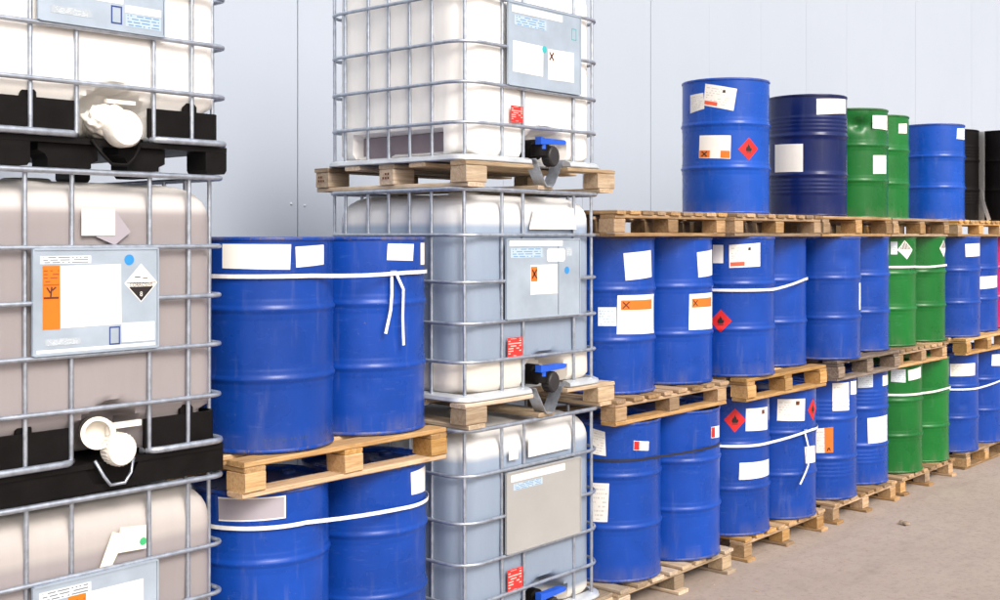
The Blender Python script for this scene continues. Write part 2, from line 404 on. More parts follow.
Z1, Z2, Z3 = 0.0, 1.014, 2.028               # undersides of the three pallet tiers
pallet('bright pine pallet between the caged totes, holding the two upper strapped blue drums', 2.72, 3.728, Z2, 'long+ring', 'wood_fresh', 1.125, 1.14, 7)
pallet('pallet under the lower two blue drums between the caged totes', 2.74, 3.72, Z1, 'ends+skid', 'wood_tan')
pallet('tan middle tier pallet beside the totes, ragged board ends, under two orange cross drums', 5.08, 3.665, Z2, 'ends+ring', 'wood_tan')
pallet('clean yellow middle tier pallet under the red diamond blue drum', 6.36, 3.61, Z2, 'long+ring', 'wood_fresh', 1.07)
pallet('dark weathered middle tier pallet under two unlabelled blue drums', 7.69, 3.65, Z2, 'long+ring', 'wood_grey', 1.06)
pallet('brown middle tier pallet under the two strapped green drums', 8.765, 3.66, Z2, 'ends+ring', 'wood_tan', 1.0)
pallet('orange toned middle tier pallet at the right edge under plain blue drums', 10.08, 3.62, Z2, 'long+ring', 'wood_fresh', 1.12)
pallet('magenta drum\'s pallet at the far right of the middle tier', 11.32, 3.62, Z2, 'long+ring', 'wood_tan')
pallet('greyish ground pallet nearest the camera under black strapped blue drums', 5.09, 3.65, Z1, 'ends+skid', 'wood_pale', 1.16)
pallet('ground pallet under the white strapped blue drums with red diamonds', 6.47, 3.69, Z1, 'ends+skid', 'wood_fresh', 1.10)
pallet('ground pallet under two ribbed blue drums with big white labels', 7.73, 3.70, Z1, 'ends+skid', 'wood_tan', 1.08)
pallet('ground pallet under the two strapped green drums', 8.92, 3.71, Z1, 'ends+skid', 'wood_tan', 1.11)
pallet('ground pallet with a front bottom board at the right edge of the row', 10.29, 3.70, Z1, 'long+ring', 'wood_tan', 1.02)
pallet('empty upper pallet next to the caged totes, wall showing through its gaps', 5.06, 3.66, Z3, 'ends+ring', 'wood_tan', ndeck=9)
pallet('upper pallet directly under the bright blue drum with orange squares', 6.24, 3.62, Z3, 'ends+ring', 'wood_tan', ndeck=9)
pallet('upper pallet directly under the dark navy drum', 7.44, 3.64, Z3, 'long+ring', 'wood_tan')
pallet('upper pallet directly under the dented green drum and its green neighbour', 8.70, 3.68, Z3, 'long+ring', 'wood_tan')
pallet('upper pallet under the plain bright blue drum beside the black ones', 10.00, 3.66, Z3, 'ends+ring', 'wood_fresh', ndeck=9)
pallet('upper pallet at the far right edge under the black drums', 11.28, 3.66, Z3, 'ends+ring', 'wood_fresh', w=1.5, ndeck=12)

# ------------------------------------------------------------------ steel drums
DR, DH = 0.283, 0.872
def drum_profile(style):
    hoops = [(0.578, 0.0100, 0.016), (0.298, 0.0100, 0.016)]
    small = []
    if style == 'ribbed': small = [(z, 0.0035, 0.010) for z in (0.705, 0.677, 0.649, 0.621, 0.255, 0.227, 0.199, 0.171)]
    else: small = [(0.550, 0.0025, 0.008), (0.606, 0.0025, 0.008), (0.270, 0.0025, 0.008), (0.326, 0.0025, 0.008)]
    def r(z):
        q = DR
        for (c, amp, w) in hoops: q += amp*math.exp(-((z-c)/w)**2*1.6)
        for (c, amp, w) in small: q += amp*math.exp(-((z-c)/w)**2*1.6)
        return q
    return r
PROF = {'plain': drum_profile('plain'), 'ribbed': drum_profile('ribbed')}

def shell_mesh(style, mat, dent=None):
    r = PROF[style]; mb = MB(); n = 72
    zs = [0.012 + 0.0085*i for i in range(101)]; zs = [z for z in zs if z < DH - 0.013] + [DH - 0.013]
    prof = [(r(z), z) for z in zs]
    mb.lathe(prof, n, cap0=True, cap1=False)
    if dent:
        aa, zz, da, dz, dep = dent
        out = []
        for (x_, y_, z_) in mb.v:
            an = math.atan2(x_, -y_); q = ((an-aa)/da)**2 + ((z_-zz)/dz)**2
            k = dep*math.exp(-q*1.3); rr = math.hypot(x_, y_)
            k += 0.35*dep*math.exp(-(((an-aa-0.35)/0.14)**2 + ((z_-zz+0.04)/0.10)**2))
            s_ = (rr-k)/rr; out.append((x_*s_, y_*s_, z_))
        mb.v = out
    return mb.mesh('shell', mat, True, 40)
def chime_mesh(mat):
    mb = MB(); n = 56; k = 8
    pts = [(DR*math.cos(2*math.pi*i/n), DR*math.sin(2*math.pi*i/n), 0) for i in range(n)]
    mb.tube(pts, 0.005, 7, True, 1.8)
    return mb.mesh('chime', mat, True)
def lid_mesh(mat):
    mb = MB(); mb.lathe([(DR-0.004, DH-0.012), (DR-0.012, DH-0.024), (DR-0.05, DH-0.022), (0.01, DH-0.018)], 48, cap0=False)
    return mb.mesh('lid', mat, True, 40)
bung = MB(); bung.lathe([(0.033, 0), (0.033, 0.012), (0.026, 0.014), (0.026, 0.009)], 16); bung_m = bung.mesh('bung', 'rim')
_dm = {}
DG = 'steel drums stacked on pallets along the wall'
def drum(label, x, y, z, mat='blue', style='plain', dent=None):
    t = thing('steel_drum', label, 'drum', (x, y, z), DG)
    k = (mat, style, dent)
    if k not in _dm: _dm[k] = (shell_mesh(style, mat, dent), chime_mesh('blue_rim' if mat == 'blue' else mat), lid_mesh(mat))
    s_, c_, l_ = _dm[k]
    link('shell', s_, t); link('top_rim', c_, t, (0, 0, DH-0.0105)); link('bottom_rim', c_, t, (0, 0, 0.0112))
    lo = link('lid', l_, t); link('bung', bung_m, lo, (0.19, 0.06, DH-0.021))
    t['rib'] = style
    return t

def drum_pt(style, a_, z, off):
    r = PROF[style](z) + off
    return (r*math.sin(a_), -r*math.cos(a_), z)
def bil(q, u, v):                            # q: TL, TR, BR, BL ; u right, v up
    (a0, z0), (a1, z1), (a2, z2), (a3, z3) = q
    top = (a0+(a1-a0)*u, z0+(z1-z0)*u); bot = (a3+(a2-a3)*u, z3+(z2-z3)*u)
    return (bot[0]+(top[0]-bot[0])*v, bot[1]+(top[1]-bot[1])*v)
def sticker(name, t, q, mat, off=0.0014, label=None, parent=None, nu=10, nv=8, uv=(0, 0, 1, 1)):
    st = t['rib']; mb = MB()
    if st == 'ribbed': nv *= 4; off += 0.0008
    for j in range(nv+1):
        for i in range(nu+1):
            u = uv[0]+(uv[2]-uv[0])*i/nu; v = uv[1]+(uv[3]-uv[1])*j/nv
            mb.uv[len(mb.v)] = (i/nu, j/nv); mb.v.append(drum_pt(st, *bil(q, u, v), off))
    for j in range(nv):
        for i in range(nu):
            o = j*(nu+1)+i; mb.f.append((o, o+1, o+nu+2, o+nu+1))
    ob = mb.build(name, mat, parent or t, smooth=True)
    if label: ob['label'] = label
    return ob
def decal(name, t, q, polys, mat, parent, off=0.0024):
    st = t['rib']; mb = MB()
    for p in polys:
        mb.add([drum_pt(st, *bil(q, u, v), off) for u, v in p], [tuple(range(len(p)))])
    return mb.build(name, mat, parent)
def xcross(cx, cy, sx, sy, w=0.26):
    def bar(s_):
        return [(cx+sx*(-1), cy+sy*s_*(-1+w)), (cx+sx*(-1+w), cy+sy*s_*(-1)), (cx+sx, cy+sy*s_*(1-w)), (cx+sx*(1-w), cy+sy*s_)]
    return [bar(1), bar(-1)]
FLAME = [(0.5, 0.80), (0.44, 0.70), (0.40, 0.60), (0.35, 0.64), (0.33, 0.54), (0.30, 0.44), (0.36, 0.36), (0.64, 0.36), (0.70, 0.46), (0.66, 0.58), (0.60, 0.54), (0.58, 0.66), (0.52, 0.70)]

def put_labels(t, lst):
    for k, q in lst:
        if k == 'flame':
            # corners given as top, right, bottom, left of the diamond
            (ta, tz), (ra, rz_), (ba, bz), (la, lz) = q
            qq = [(ta, tz), (ra, rz_), (ba, bz), (la, lz)]
            ob = sticker('hazard_label', t, qq, 'red', label='red flammable hazard diamond')
            ca, cz = (la+ra)/2, (tz+bz)/2; w, h = abs(ra-la)*0.38, abs(tz-bz)*0.38
            box = [(ca-w, cz+h), (ca+w, cz+h), (ca+w, cz-h), (ca-w, cz-h)]
            decal('flame_symbol', t, box, [FLAME, [(0.34, 0.28), (0.66, 0.28), (0.66, 0.32), (0.34, 0.32)]], 'ink', ob)
        elif k == 'misc':
            ob = sticker('hazard_label', t, q, 'paper', label='white diamond label with black stripes')
            (ta, tz), (ra, rz_), (ba, bz), (la, lz) = q
            bars = []
            for h in (-0.54, -0.36, -0.18, 0.0, 0.18, 0.36, 0.54):
                bars.append([(0.5+0.5*(hh-kk), 0.5+0.5*(hh+kk)) for hh, kk in ((h-0.045, 0.04), (h+0.045, 0.04), (h+0.045, 0.86-abs(h)), (h-0.045, 0.86-abs(h)))])
            decal('stripes', t, q, bars, 'ink', ob)
        elif k == 'xlabel':
            ob = sticker('label', t, q, 'paper', label='white label with an orange band and black cross')
            sticker('orange_band', t, q, 'orange', 0.0022, parent=ob, nv=3, uv=(0.07, 0.62, 0.86, 0.87))
            decal('cross', t, q, xcross(0.17, 0.745, 0.075, 0.095), 'brown_ink', ob, 0.0032)
        elif k == 'xx':
            ob = sticker('label', t, q, 'paper', label='white label with two orange squares, one with a black cross')
            sticker('orange_square', t, q, 'orange', 0.0022, parent=ob, nu=5, nv=3, uv=(0.02, 0.03, 0.37, 0.34))
            sticker('orange_square', t, q, 'orange', 0.0022, parent=ob, nu=5, nv=3, uv=(0.70, 0.03, 0.98, 0.34))
            decal('cross', t, q, xcross(0.19, 0.185, 0.10, 0.12), 'ink', ob, 0.0032)
        elif k == 'strip':
            ob = sticker('label', t, q, 'print', label='white label with a red strip and faint print')
            sticker('red_band', t, q, 'strip_red', 0.0022, parent=ob, nu=5, nv=3, uv=(0.03, 0.07, 0.46, 0.24))
            decal('mark', t, q, [[(0.58, 0.72), (0.66, 0.72), (0.66, 0.84), (0.58, 0.84)]], 'ink', ob)
        elif k == 'dot':
            ob = sticker('label', t, q, 'print', label='white printed label with a small dark red symbol')
            decal('mark', t, q, [[(0.62, 0.72), (0.76, 0.72), (0.76, 0.90), (0.62, 0.90)]], 'brown_ink', ob)
        elif k == 'smallred':
            ob = sticker('label', t, q, 'paper', label='small white label with a red end')
            sticker('red_band', t, q, 'red', 0.0022, parent=ob, nu=4, nv=3, uv=(0.02, 0.05, 0.34, 0.95))
        elif k == 'orangeright':
            ob = sticker('label', t, q, 'print', label='white label with an orange right half')
            sticker('orange_band', t, q, 'orange', 0.0022, parent=ob, nu=4, nv=4, uv=(0.5, 0.0, 1.0, 1.0))
            decal('mark', t, q, [[(0.62, 0.06), (0.86, 0.06), (0.80, 0.20), (0.68, 0.20)]], 'ink', ob, 0.0032)
        else:
            mat, lb = {'white': ('paper', 'blank white paper label'), 'text': ('print', 'white printed label'), 'paper': ('print', 'white label with faint print'),
                       'pale': ('pale', 'pale bluish label'), 'gray': ('grey_label', 'blank grey label')}[k]
            ob = sticker('label', t, q, mat, label=lb)
            if k == 'gray':
                for uvq in ((0, 0, 1, 0.06), (0, 0.94, 1, 1), (0.975, 0, 1, 1)): sticker('label_border', t, q, 'paper', 0.0022, parent=ob, nv=1, uv=uvq)

D = {}
def mk(key, label, pos, mat='blue', style='plain', labels=(), dent=None):
    t = drum(label, *pos, mat, style, dent); put_labels(t, labels); D[key] = t
T1, T2, T3 = 0.1445, 1.1585, 2.1725
# --- between the caged totes
mk('B21', 'upper blue drum beside the left totes with two blank white labels on top', (3.048, 4.022, T2), labels=[
   ('white', [(-1.289, 0.842), (-0.284, 0.840), (-0.299, 0.738), (-1.289, 0.744)]), ('white', [(-0.218, 0.83), (0.335, 0.838), (0.335, 0.756), (-0.207, 0.746)])])
mk('B22', 'blue drum with loose white strap ends hanging down its front', (3.606, 4.034, T2), labels=[
   ('white', [(-0.333, 0.840), (0.201, 0.838), (0.176, 0.763), (-0.348, 0.768)]), ('white', [(0.431, 0.843), (0.784, 0.842), (0.784, 0.742), (0.431, 0.743)])], dent=(-0.75, 0.20, 0.18, 0.06, 0.006))
mk('B11', 'blue drum with a blank grey label, below the pine pallet beside the left totes', (3.03, 4.03, T1), labels=[
   ('gray', [(-1.276, 0.843), (-0.292, 0.846), (-0.292, 0.755), (-1.264, 0.748)])])
mk('B12', 'lower blue drum left of the middle totes, one white label at its right edge', (3.622, 4.04, T1), labels=[
   ('white', [(0.081, 0.832), (0.604, 0.838), (0.604, 0.723), (0.098, 0.731)])])
def stamp(t, a0, a1, z, n, seed):
    r = random.Random(seed); st = t['rib']; mb = MB(); w = (a1-a0)/n
    for i in range(n):
        if r.random() < 0.18: continue
        u0, u1 = a0+w*i, a0+w*(i+r.uniform(0.45, 0.8)); h = r.choice((0.008, 0.011, 0.011))
        mb.add([drum_pt(st, u0, z, 0.0009), drum_pt(st, u1, z, 0.0009), drum_pt(st, u1, z+h, 0.0009), drum_pt(st, u0, z+h, 0.0009)], [(0, 1, 2, 3)])
    o = mb.build('embossed_mark', 'navy_ink', t); o['kind'] = 'stuff'
stamp(D['B21'], -0.72, 0.02, 0.052, 17, 1); stamp(D['B21'], 0.25, 0.48, 0.055, 5, 2); stamp(D['B22'], 0.35, 0.75, 0.055, 7, 3)
# --- middle tier of the long row
mk('E21', 'blue drum with blank tilted paper and an orange cross label, nearest the middle totes', (5.417, 3.991, T2), labels=[
   ('white', [(-0.568, 0.779), (0.194, 0.795), (0.247, 0.645), (-0.521, 0.629)]),
   ('xlabel', [(-0.69, 0.548), (0.375, 0.548), (0.375, 0.328), (-0.702, 0.335)]), ('pale', [(-1.066, 0.483), (-0.71, 0.483), (-0.71, 0.38), (-1.066, 0.38)])])
mk('E22', 'blue drum with an orange cross label, second in the middle tier from the totes', (6.003, 3.969, T2), labels=[
   ('white', [(-0.269, 0.778), (0.438, 0.794), (0.481, 0.641), (-0.226, 0.63)]), ('xlabel', [(-0.462, 0.533), (0.457, 0.537), (0.44, 0.319), (-0.478, 0.323)])], dent=(-0.35, 0.12, 0.20, 0.05, 0.007))
mk('E23', 'blue middle tier drum with a red diamond and a white label with red strip', (6.593, 3.87, T2), labels=[
   ('white', [(-1.394, 0.819), (-1.165, 0.819), (-1.165, 0.706), (-1.394, 0.706)]), ('strip', [(-1.042, 0.819), (-0.312, 0.832), (-0.312, 0.686), (-1.034, 0.677)]),
   ('flame', [(-1.215, 0.420), (-0.980, 0.350), (-1.225, 0.277), (-1.460, 0.347)])])
mk('E24', 'unlabelled blue middle tier drum right of the red diamond drum, held by a white strap', (7.245, 3.982, T2))
mk('E25', 'bare blue middle tier drum on the left of the dark weathered pallet', (7.91, 3.893, T2), labels=[('white', [(0.155, 0.54), (0.862, 0.539), (0.862, 0.345), (0.155, 0.347)])], dent=(-0.35, 0.72, 0.25, 0.06, 0.008))
mk('E26', 'plain blue middle tier drum directly left of the green pair', (8.633, 3.989, T2))
mk('E27', 'green middle tier drum with a striped white diamond label, left of the pair', (9.150, 3.985, T2), 'green', labels=[
   ('pale', [(-0.849, 0.831), (-0.655, 0.831), (-0.655, 0.73), (-0.849, 0.73)]), ('misc', [(-0.42, 0.842), (-0.07, 0.765), (-0.33, 0.690), (-0.66, 0.765)])])
mk('E28', 'green middle tier drum with a white diamond at its right edge', (9.735, 3.970, T2), 'green', labels=[('misc', [(0.028, 0.843), (0.287, 0.772), (0.028, 0.70), (-0.22, 0.773)])])
mk('E29', 'blue middle tier drum right of the green pair with one white label at its top', (10.371, 3.906, T2), labels=[('white', [(-0.621, 0.807), (0.166, 0.813), (0.166, 0.702), (-0.603, 0.695)])])
mk('E210', 'blue middle tier drum beside the magenta one with a white label at mid height', (11.094, 3.997, T2), labels=[('white', [(-0.765, 0.505), (0.116, 0.514), (0.116, 0.406), (-0.755, 0.39)])])
mk('E211', 'magenta drum cut by the right edge of the middle tier', (11.70, 3.99, T2), 'magenta')
# --- bottom tier of the long row
mk('E11', 'blue ground tier drum with a tiny red and white label, nearest the middle totes', (5.385, 3.929, T1), labels=[
   ('smallred', [(-0.473, 0.773), (-0.1, 0.759), (-0.109, 0.709), (-0.479, 0.722)]), ('paper', [(-1.32, 0.543), (-0.959, 0.544), (-0.992, 0.334), (-1.33, 0.33)]),
   ('paper', [(-1.32, 0.842), (-1.04, 0.823), (-1.021, 0.692), (-1.32, 0.701)])])
mk('E12', 'blue ground tier drum bound by a black strap, second from the middle totes', (5.978, 3.901, T1), labels=[('smallred', [(-0.066, 0.768), (0.358, 0.763), (0.358, 0.692), (-0.066, 0.703)])])
mk('E13', 'blue ground tier drum with a big red diamond left of a white label', (6.685, 3.955, T1), labels=[
   ('flame', [(-0.815, 0.806), (-0.565, 0.733), (-0.825, 0.655), (-1.06, 0.735)]), ('dot', [(-0.56, 0.803), (0.192, 0.798), (0.192, 0.652), (-0.57, 0.662)]),
   ('text', [(-0.712, 0.464), (0.309, 0.459), (0.309, 0.357), (-0.726, 0.357)])], dent=(-0.1, 0.20, 0.2, 0.05, 0.006))
mk('E14', 'blue ground tier drum with a red diamond at its right edge and hanging strap end', (7.281, 3.926, T1), labels=[
   ('dot', [(-0.984, 0.805), (-0.264, 0.803), (-0.284, 0.655), (-0.995, 0.662)]), ('flame', [(0.06, 0.795), (0.308, 0.720), (0.06, 0.645), (-0.17, 0.722)]),
   ('white', [(-0.284, 0.481), (0.211, 0.473), (0.245, 0.359), (-0.25, 0.368)])], dent=(-0.75, 0.18, 0.22, 0.06, 0.009))
mk('E15', 'ribbed blue ground tier drum with an orange and white label at its left', (8.009, 3.968, T1), 'blue', 'ribbed', labels=[
   ('text', [(-0.714, 0.838), (-0.197, 0.84), (-0.197, 0.637), (-0.714, 0.64)]), ('white', [(-0.128, 0.843), (0.296, 0.838), (0.296, 0.74), (-0.128, 0.747)]),
   ('orangeright', [(-1.133, 0.514), (-0.695, 0.526), (-0.695, 0.345), (-1.121, 0.339)])])
mk('E16', 'ribbed blue ground tier drum touching the green pair, large white printed label low', (8.66, 4.01, T1), 'blue', 'ribbed', labels=[
   ('pale', [(-0.927, 0.843), (-0.502, 0.843), (-0.502, 0.743), (-0.927, 0.738)]), ('white', [(-0.134, 0.825), (0.29, 0.822), (0.29, 0.745), (-0.134, 0.744)]),
   ('text', [(-0.67, 0.509), (0.176, 0.518), (0.176, 0.318), (-0.649, 0.316)])])
mk('E17', 'green ground tier drum with two white labels near its top', (9.262, 3.979, T1), 'green', labels=[
   ('pale', [(-1.016, 0.829), (-0.6, 0.831), (-0.6, 0.724), (-1.024, 0.732)]), ('text', [(-0.525, 0.822), (0.076, 0.839), (0.094, 0.752), (-0.508, 0.738)])])
mk('E18', 'bare green ground tier drum, right one of the pair', (9.864, 3.988, T1), 'green')
mk('E19', 'blue ground tier drum with one wide white label, right of the green pair', (10.49, 3.96, T1), labels=[('text', [(-1.056, 0.775), (-0.123, 0.777), (-0.136, 0.668), (-1.045, 0.666)])], dent=(-0.6, 0.42, 0.2, 0.05, 0.008))
mk('E110', 'blue ground tier drum cut by the right edge of the photo', (11.129, 3.961, T1), labels=[('white', [(-0.522, 0.807), (0.361, 0.802), (0.35, 0.691), (-0.534, 0.704)])])
# --- top tier
mk('E31', 'bright blue top tier drum with orange squares, red diamond and tilted labels', (6.769, 4.0, T3), 'bright_blue', labels=[
   ('paper', [(-1.95, 0.773), (-1.55, 0.779), (-1.524, 0.676), (-1.95, 0.655)]), ('strip', [(-1.499, 0.836), (-0.781, 0.796), (-0.86, 0.656), (-1.55, 0.698)]),
   ('xx', [(-1.649, 0.507), (-0.916, 0.5), (-0.929, 0.351), (-1.671, 0.361)]), ('flame', [(-0.497, 0.488), (-0.240, 0.418), (-0.500, 0.342), (-0.755, 0.412)])])
mk('E32', 'glossy dark navy ribbed drum on the top tier', (7.92, 4.0, T3), 'navy', 'ribbed', labels=[
   ('white', [(-0.865, 0.834), (0.164, 0.845), (0.164, 0.742), (-0.865, 0.721)]), ('white', [(-2.0, 0.521), (-1.195, 0.516), (-1.195, 0.317), (-2.0, 0.321)])])
mk('E33', 'dented green drum on the top tier beside the navy drum', (8.991, 4.15, T3), 'green', 'plain', [
   ('white', [(-0.536, 0.812), (0.172, 0.82), (0.172, 0.704), (-0.536, 0.709)]), ('white', [(-0.519, 0.497), (0.075, 0.503), (0.075, 0.356), (-0.519, 0.351)])], (-0.95, 0.74, 0.26, 0.055, 0.045))
mk('E34', 'undented green drum on the top tier, right one of two', (9.608, 4.23, T3), 'green', labels=[('white', [(-0.396, 0.796), (0.028, 0.805), (0.024, 0.721), (-0.4, 0.717)])])
mk('E35', 'plain bright blue top tier drum with one small white label beside the black drums', (10.682, 4.15, T3), 'bright_blue', labels=[('white', [(-0.346, 0.828), (0.184, 0.836), (0.161, 0.732), (-0.369, 0.734)])])
mk('E36', 'ribbed black drum on the top tier partly behind the bright blue drum', (11.33, 4.25, T3), 'black', 'ribbed')
mk('E37', 'black drum at the right edge of the top tier, behind the loose white band', (11.78, 3.85, T3), 'black', 'plain')

# ------------------------------------------------------------------ plastic strapping
SG = 'plastic strapping bands around drum pairs'
def ribbon(pts, nrm, w, th=0.0012):
    """band through pts with surface normals nrm, w tall"""
    mb = MB(); k = len(pts)
    for i in range(k):
        p = Vector(pts[i]); n = Vector(nrm[i]).normalized()
        d = (Vector(pts[min(i+1, k-1)]) - Vector(pts[max(i-1, 0)])).normalized(); s_ = d.cross(n).normalized()
        for (a_, b_) in ((-1, 0), (1, 0), (1, 1), (-1, 1)): mb.v.append(tuple(p + s_*(a_*w/2) + n*(b_*th)))
    for i in range(k-1):
        for j in range(4):
            j2 = (j+1) % 4; mb.f.append((i*4+j, i*4+j2, i*4+4+j2, i*4+4+j))
    mb.f.append((0, 1, 2, 3)); mb.f.append(tuple((k-1)*4+j for j in (3, 2, 1, 0)))
    return mb
def strap(label, ka, kb, za, zb, mat='strap_white', w=0.0165, r=0.2950, tails=()):
    A, B = D[ka], D[kb]; c0 = Vector(A.location); c1 = Vector(B.location)
    d = (c1-c0); d.z = 0; ang = math.atan2(d.y, d.x); L = d.length
    t = thing('strapping_band', label, 'strap', (c0.x, c0.y, c0.z), SG)
    pts, nrm = [], []; sag = 0.006
    def add(cx, cy, th, z):
        pts.append((cx + r*math.cos(th), cy + r*math.sin(th), z)); nrm.append((math.cos(th), math.sin(th), 0))
    N = 26
    for i in range(N+1): th = ang + math.pi/2 + math.pi*i/N; add(0, 0, th, za + (zb-za)*0.0)
    for i in range(1, 6):
        f = i/6; th = ang - math.pi/2; add(d.x*f, d.y*f, th, za+(zb-za)*f - sag*math.sin(math.pi*f))
    for i in range(N+1): th = ang - math.pi/2 + math.pi*i/N; add(d.x, d.y, th, zb)
    for i in range(1, 6): f = 1 - i/6; add(d.x*f, d.y*f, ang + math.pi/2, za+(zb-za)*f)
    pts.append(pts[0]); nrm.append(nrm[0])
    ribbon(pts, nrm, w).build('band', mat, t)
    if tails:
        a_ = tails[0][0][0] + 0.03; off = (d.x + (r+0.002)*math.sin(a_), d.y - (r+0.002)*math.cos(a_), zb)
        bk = MB(); bk.box(-0.016, 0.016, -0.0025, 0.001, -0.0105, 0.0105); o_ = bk.build('buckle', 'zinc', t, off); o_.rotation_euler = (0, 0, a_)
    for tail in tails:
        off = Vector((d.x, d.y, 0)); P, Nn = [], []
        fine = []
        for i in range(len(tail)-1):
            for q in range(4): f = q/4; fine.append(tuple(tail[i][c]+(tail[i+1][c]-tail[i][c])*f for c in range(3)))
        fine.append(tail[-1])
        for (a_, z, o_) in fine:
            rr = r + o_; P.append((off.x + rr*math.sin(a_), off.y - rr*math.cos(a_), z)); Nn.append((math.sin(a_), -math.cos(a_), 0))
        ribbon(P, Nn, w*0.8).build('strap_end', mat, t)
    return t
strap('white strap with two hanging ends round the upper drum pair between the totes', 'B21', 'B22', 0.712, 0.712, tails=[
    [(-0.29, 0.712, 0.003), (-0.30, 0.62, 0.01), (-0.33, 0.55, 0.018), (-0.41, 0.449, 0.022)],
    [(-0.22, 0.712, 0.003), (-0.11, 0.64, 0.012), (-0.14, 0.52, 0.02), (-0.13, 0.394, 0.022)]])
strap('white strap round the lower drum pair between the totes', 'B11', 'B12', 0.725, 0.684)
strap('white strap climbing across the middle tier red diamond drum and its neighbour', 'E23', 'E24', 0.540, 0.585, w=0.017)
strap('white strap round the green middle tier pair', 'E27', 'E28', 0.631, 0.632, w=0.017)
strap('thin black strap round the ground tier pair nearest the totes', 'E11', 'E12', 0.668, 0.652, 'strap_black', 0.013, 0.2875)
strap('white strap with a loose hanging end on the ground tier blue pair', 'E13', 'E14', 0.570, 0.590, tails=[
    [(-0.33, 0.588, 0.003), (-0.23, 0.47, 0.012), (-0.28, 0.36, 0.02), (-0.52, 0.244, 0.03)]])
strap('white strap round the green ground tier pair', 'E17', 'E18', 0.628, 0.612, w=0.017)
strap('white strap rising across the blue ground tier pair at the right edge', 'E19', 'E110', 0.553, 0.568, w=0.016)
t = thing('strapping_band', 'loose white band hanging down with a slanting end before the black drums', 'strap', D['E37'].location, SG)
def cyl(seq, r0=0.292):
    P, Nn = [], []
    for i in range(len(seq)-1):
        for q in range(5):
            f = q/5; a_, z = (seq[i][c]+(seq[i+1][c]-seq[i][c])*f for c in range(2)); P.append((r0*math.sin(a_), -r0*math.cos(a_), z)); Nn.append((math.sin(a_), -math.cos(a_), 0))
    a_, z = seq[-1]; P.append((r0*math.sin(a_), -r0*math.cos(a_), z)); Nn.append((math.sin(a_), -math.cos(a_), 0)); return P, Nn
P, Nn = cyl([(-2.08, 0.87), (-2.08, 0.45), (-2.08, 0.012)]); ribbon(P, Nn, 0.075).build('band', 'strap_white', t)
P, Nn = cyl([(-2.12, 0.30), (-1.966, 0.165), (-1.77, 0.012)], 0.297); ribbon(P, Nn, 0.04).build('strap_end', 'strap_white', t)

# ------------------------------------------------------------------ caged liquid totes
def rrect(x0, x1, y0, y1, r, n=7, straight=1):
    """closed rounded rectangle, anticlockwise from the front-left; returns xy points"""
    out = []
    for (cx, cy, a0) in ((x0+r, y0+r, 180), (x1-r, y0+r, 270), (x1-r, y1-r, 0), (x0+r, y1-r, 90)):
        for i in range(n+1): t_ = rad(a0 + 90*i/n); out.append((cx+r*math.cos(t_), cy+r*math.sin(t_)))
    if straight > 1:
        res = []
        for i, p in enumerate(out):
            q = out[(i+1) % len(out)]; L = math.hypot(q[0]-p[0], q[1]-p[1]); k = max(1, int(L/0.03))
            for j in range(k): res.append((p[0]+(q[0]-p[0])*j/k, p[1]+(q[1]-p[1])*j/k))
        out = res
    return out

def bottle(t, W_, Dp, r, mat, recess, zlow=0.155, ztop=1.10, side_recess=None, seed=0, ins=0.026, foot=0.0):
    """blow-moulded inner container; recess=(x centre, half width, top z) of the valve niche"""
    mb = MB(); outer = rrect(ins, W_-ins, ins, Dp-ins, r, 10, 2); n = len(outer)
    cx, cy = W_/2, Dp/2
    levels = [(zlow, 0.035), (zlow+0.012, 0.014), (zlow+0.035, 0.0)]
    z = zlow + 0.055
    while z < ztop - 0.13: levels.append((z, 0.0)); z += 0.02
    levels += [(ztop-0.115, 0.001), (ztop-0.09, 0.006), (ztop-0.065, 0.016), (ztop-0.04, 0.034), (ztop-0.02, 0.062), (ztop-0.006, 0.10), (ztop, 0.16), (ztop+0.004, 0.30)]
    if foot: levels = [(z, max(q, foot*max(0, min(1, (0.262-z)/0.022)))) for z, q in levels]
    for (z, q) in levels:
        for (x_, y_) in outer:
            dx, dy = x_-cx, y_-cy; sx = (W_/2-ins-q)/(W_/2-ins); sy = (Dp/2-ins-q)/(Dp/2-ins)
            px, py = cx+dx*sx, cy+dy*sy
            nz = mnoise.noise((px*3.1+seed*9, py*3.1, z*3.1))*0.011 + mnoise.noise((px*11+seed, py*11, z*7))*0.0025
            px += (-nz if dx > 0 else nz)*(1 if abs(dx) > W_/2-ins-0.02 else 0); 
            front = 1 if y_ < ins+0.004 else 0
            py += (nz if dy < 0 else -nz)*(1 if abs(dy) > Dp/2-ins-0.02 else 0)
            if front:
                rx, hw_, rt = recess
                u = (px-rx)/hw_
                # arched niche
                lim = rt - 0.10*(u*u)
                e1 = max(0, min(1, (1-abs(u))/0.14)); e2 = max(0, min(1, (lim-z)/0.028))
                e1 = e1*e1*(3-2*e1); e2 = e2*e2*(3-2*e2); py += 0.115*e1*e2
            if side_recess and px < ins+0.012 and q < 0.02:
                ya, yb, za, zb = side_recess
                e1 = max(0, min(1, min(py-ya, yb-py)/0.02)); e2 = max(0, min(1, min(z-za+0.03, zb-z)/0.015)); px += 0.085*e1*e2
            mb.v.append((px, py, z))
    for i in range(len(levels)-1):
        for j in range(n):
            j2 = (j+1) % n; mb.f.append((i*n+j, i*n+j2, (i+1)*n+j2, (i+1)*n+j))
    mb.f.append(tuple(range(n))[::-1]); mb.f.append(tuple((len(levels)-1)*n+j for j in range(n)))
    bo = mb.build('bottle', mat, t, smooth=True, angle=60)
    lid = MB(); lid.lathe([(0.09, ztop), (0.09, ztop+0.022), (0.082, ztop+0.026)], 28, 'z', (cx, cy, 0)); lid.build('filler_cap', 'white_plastic', bo, smooth=True, angle=30)
    return bo

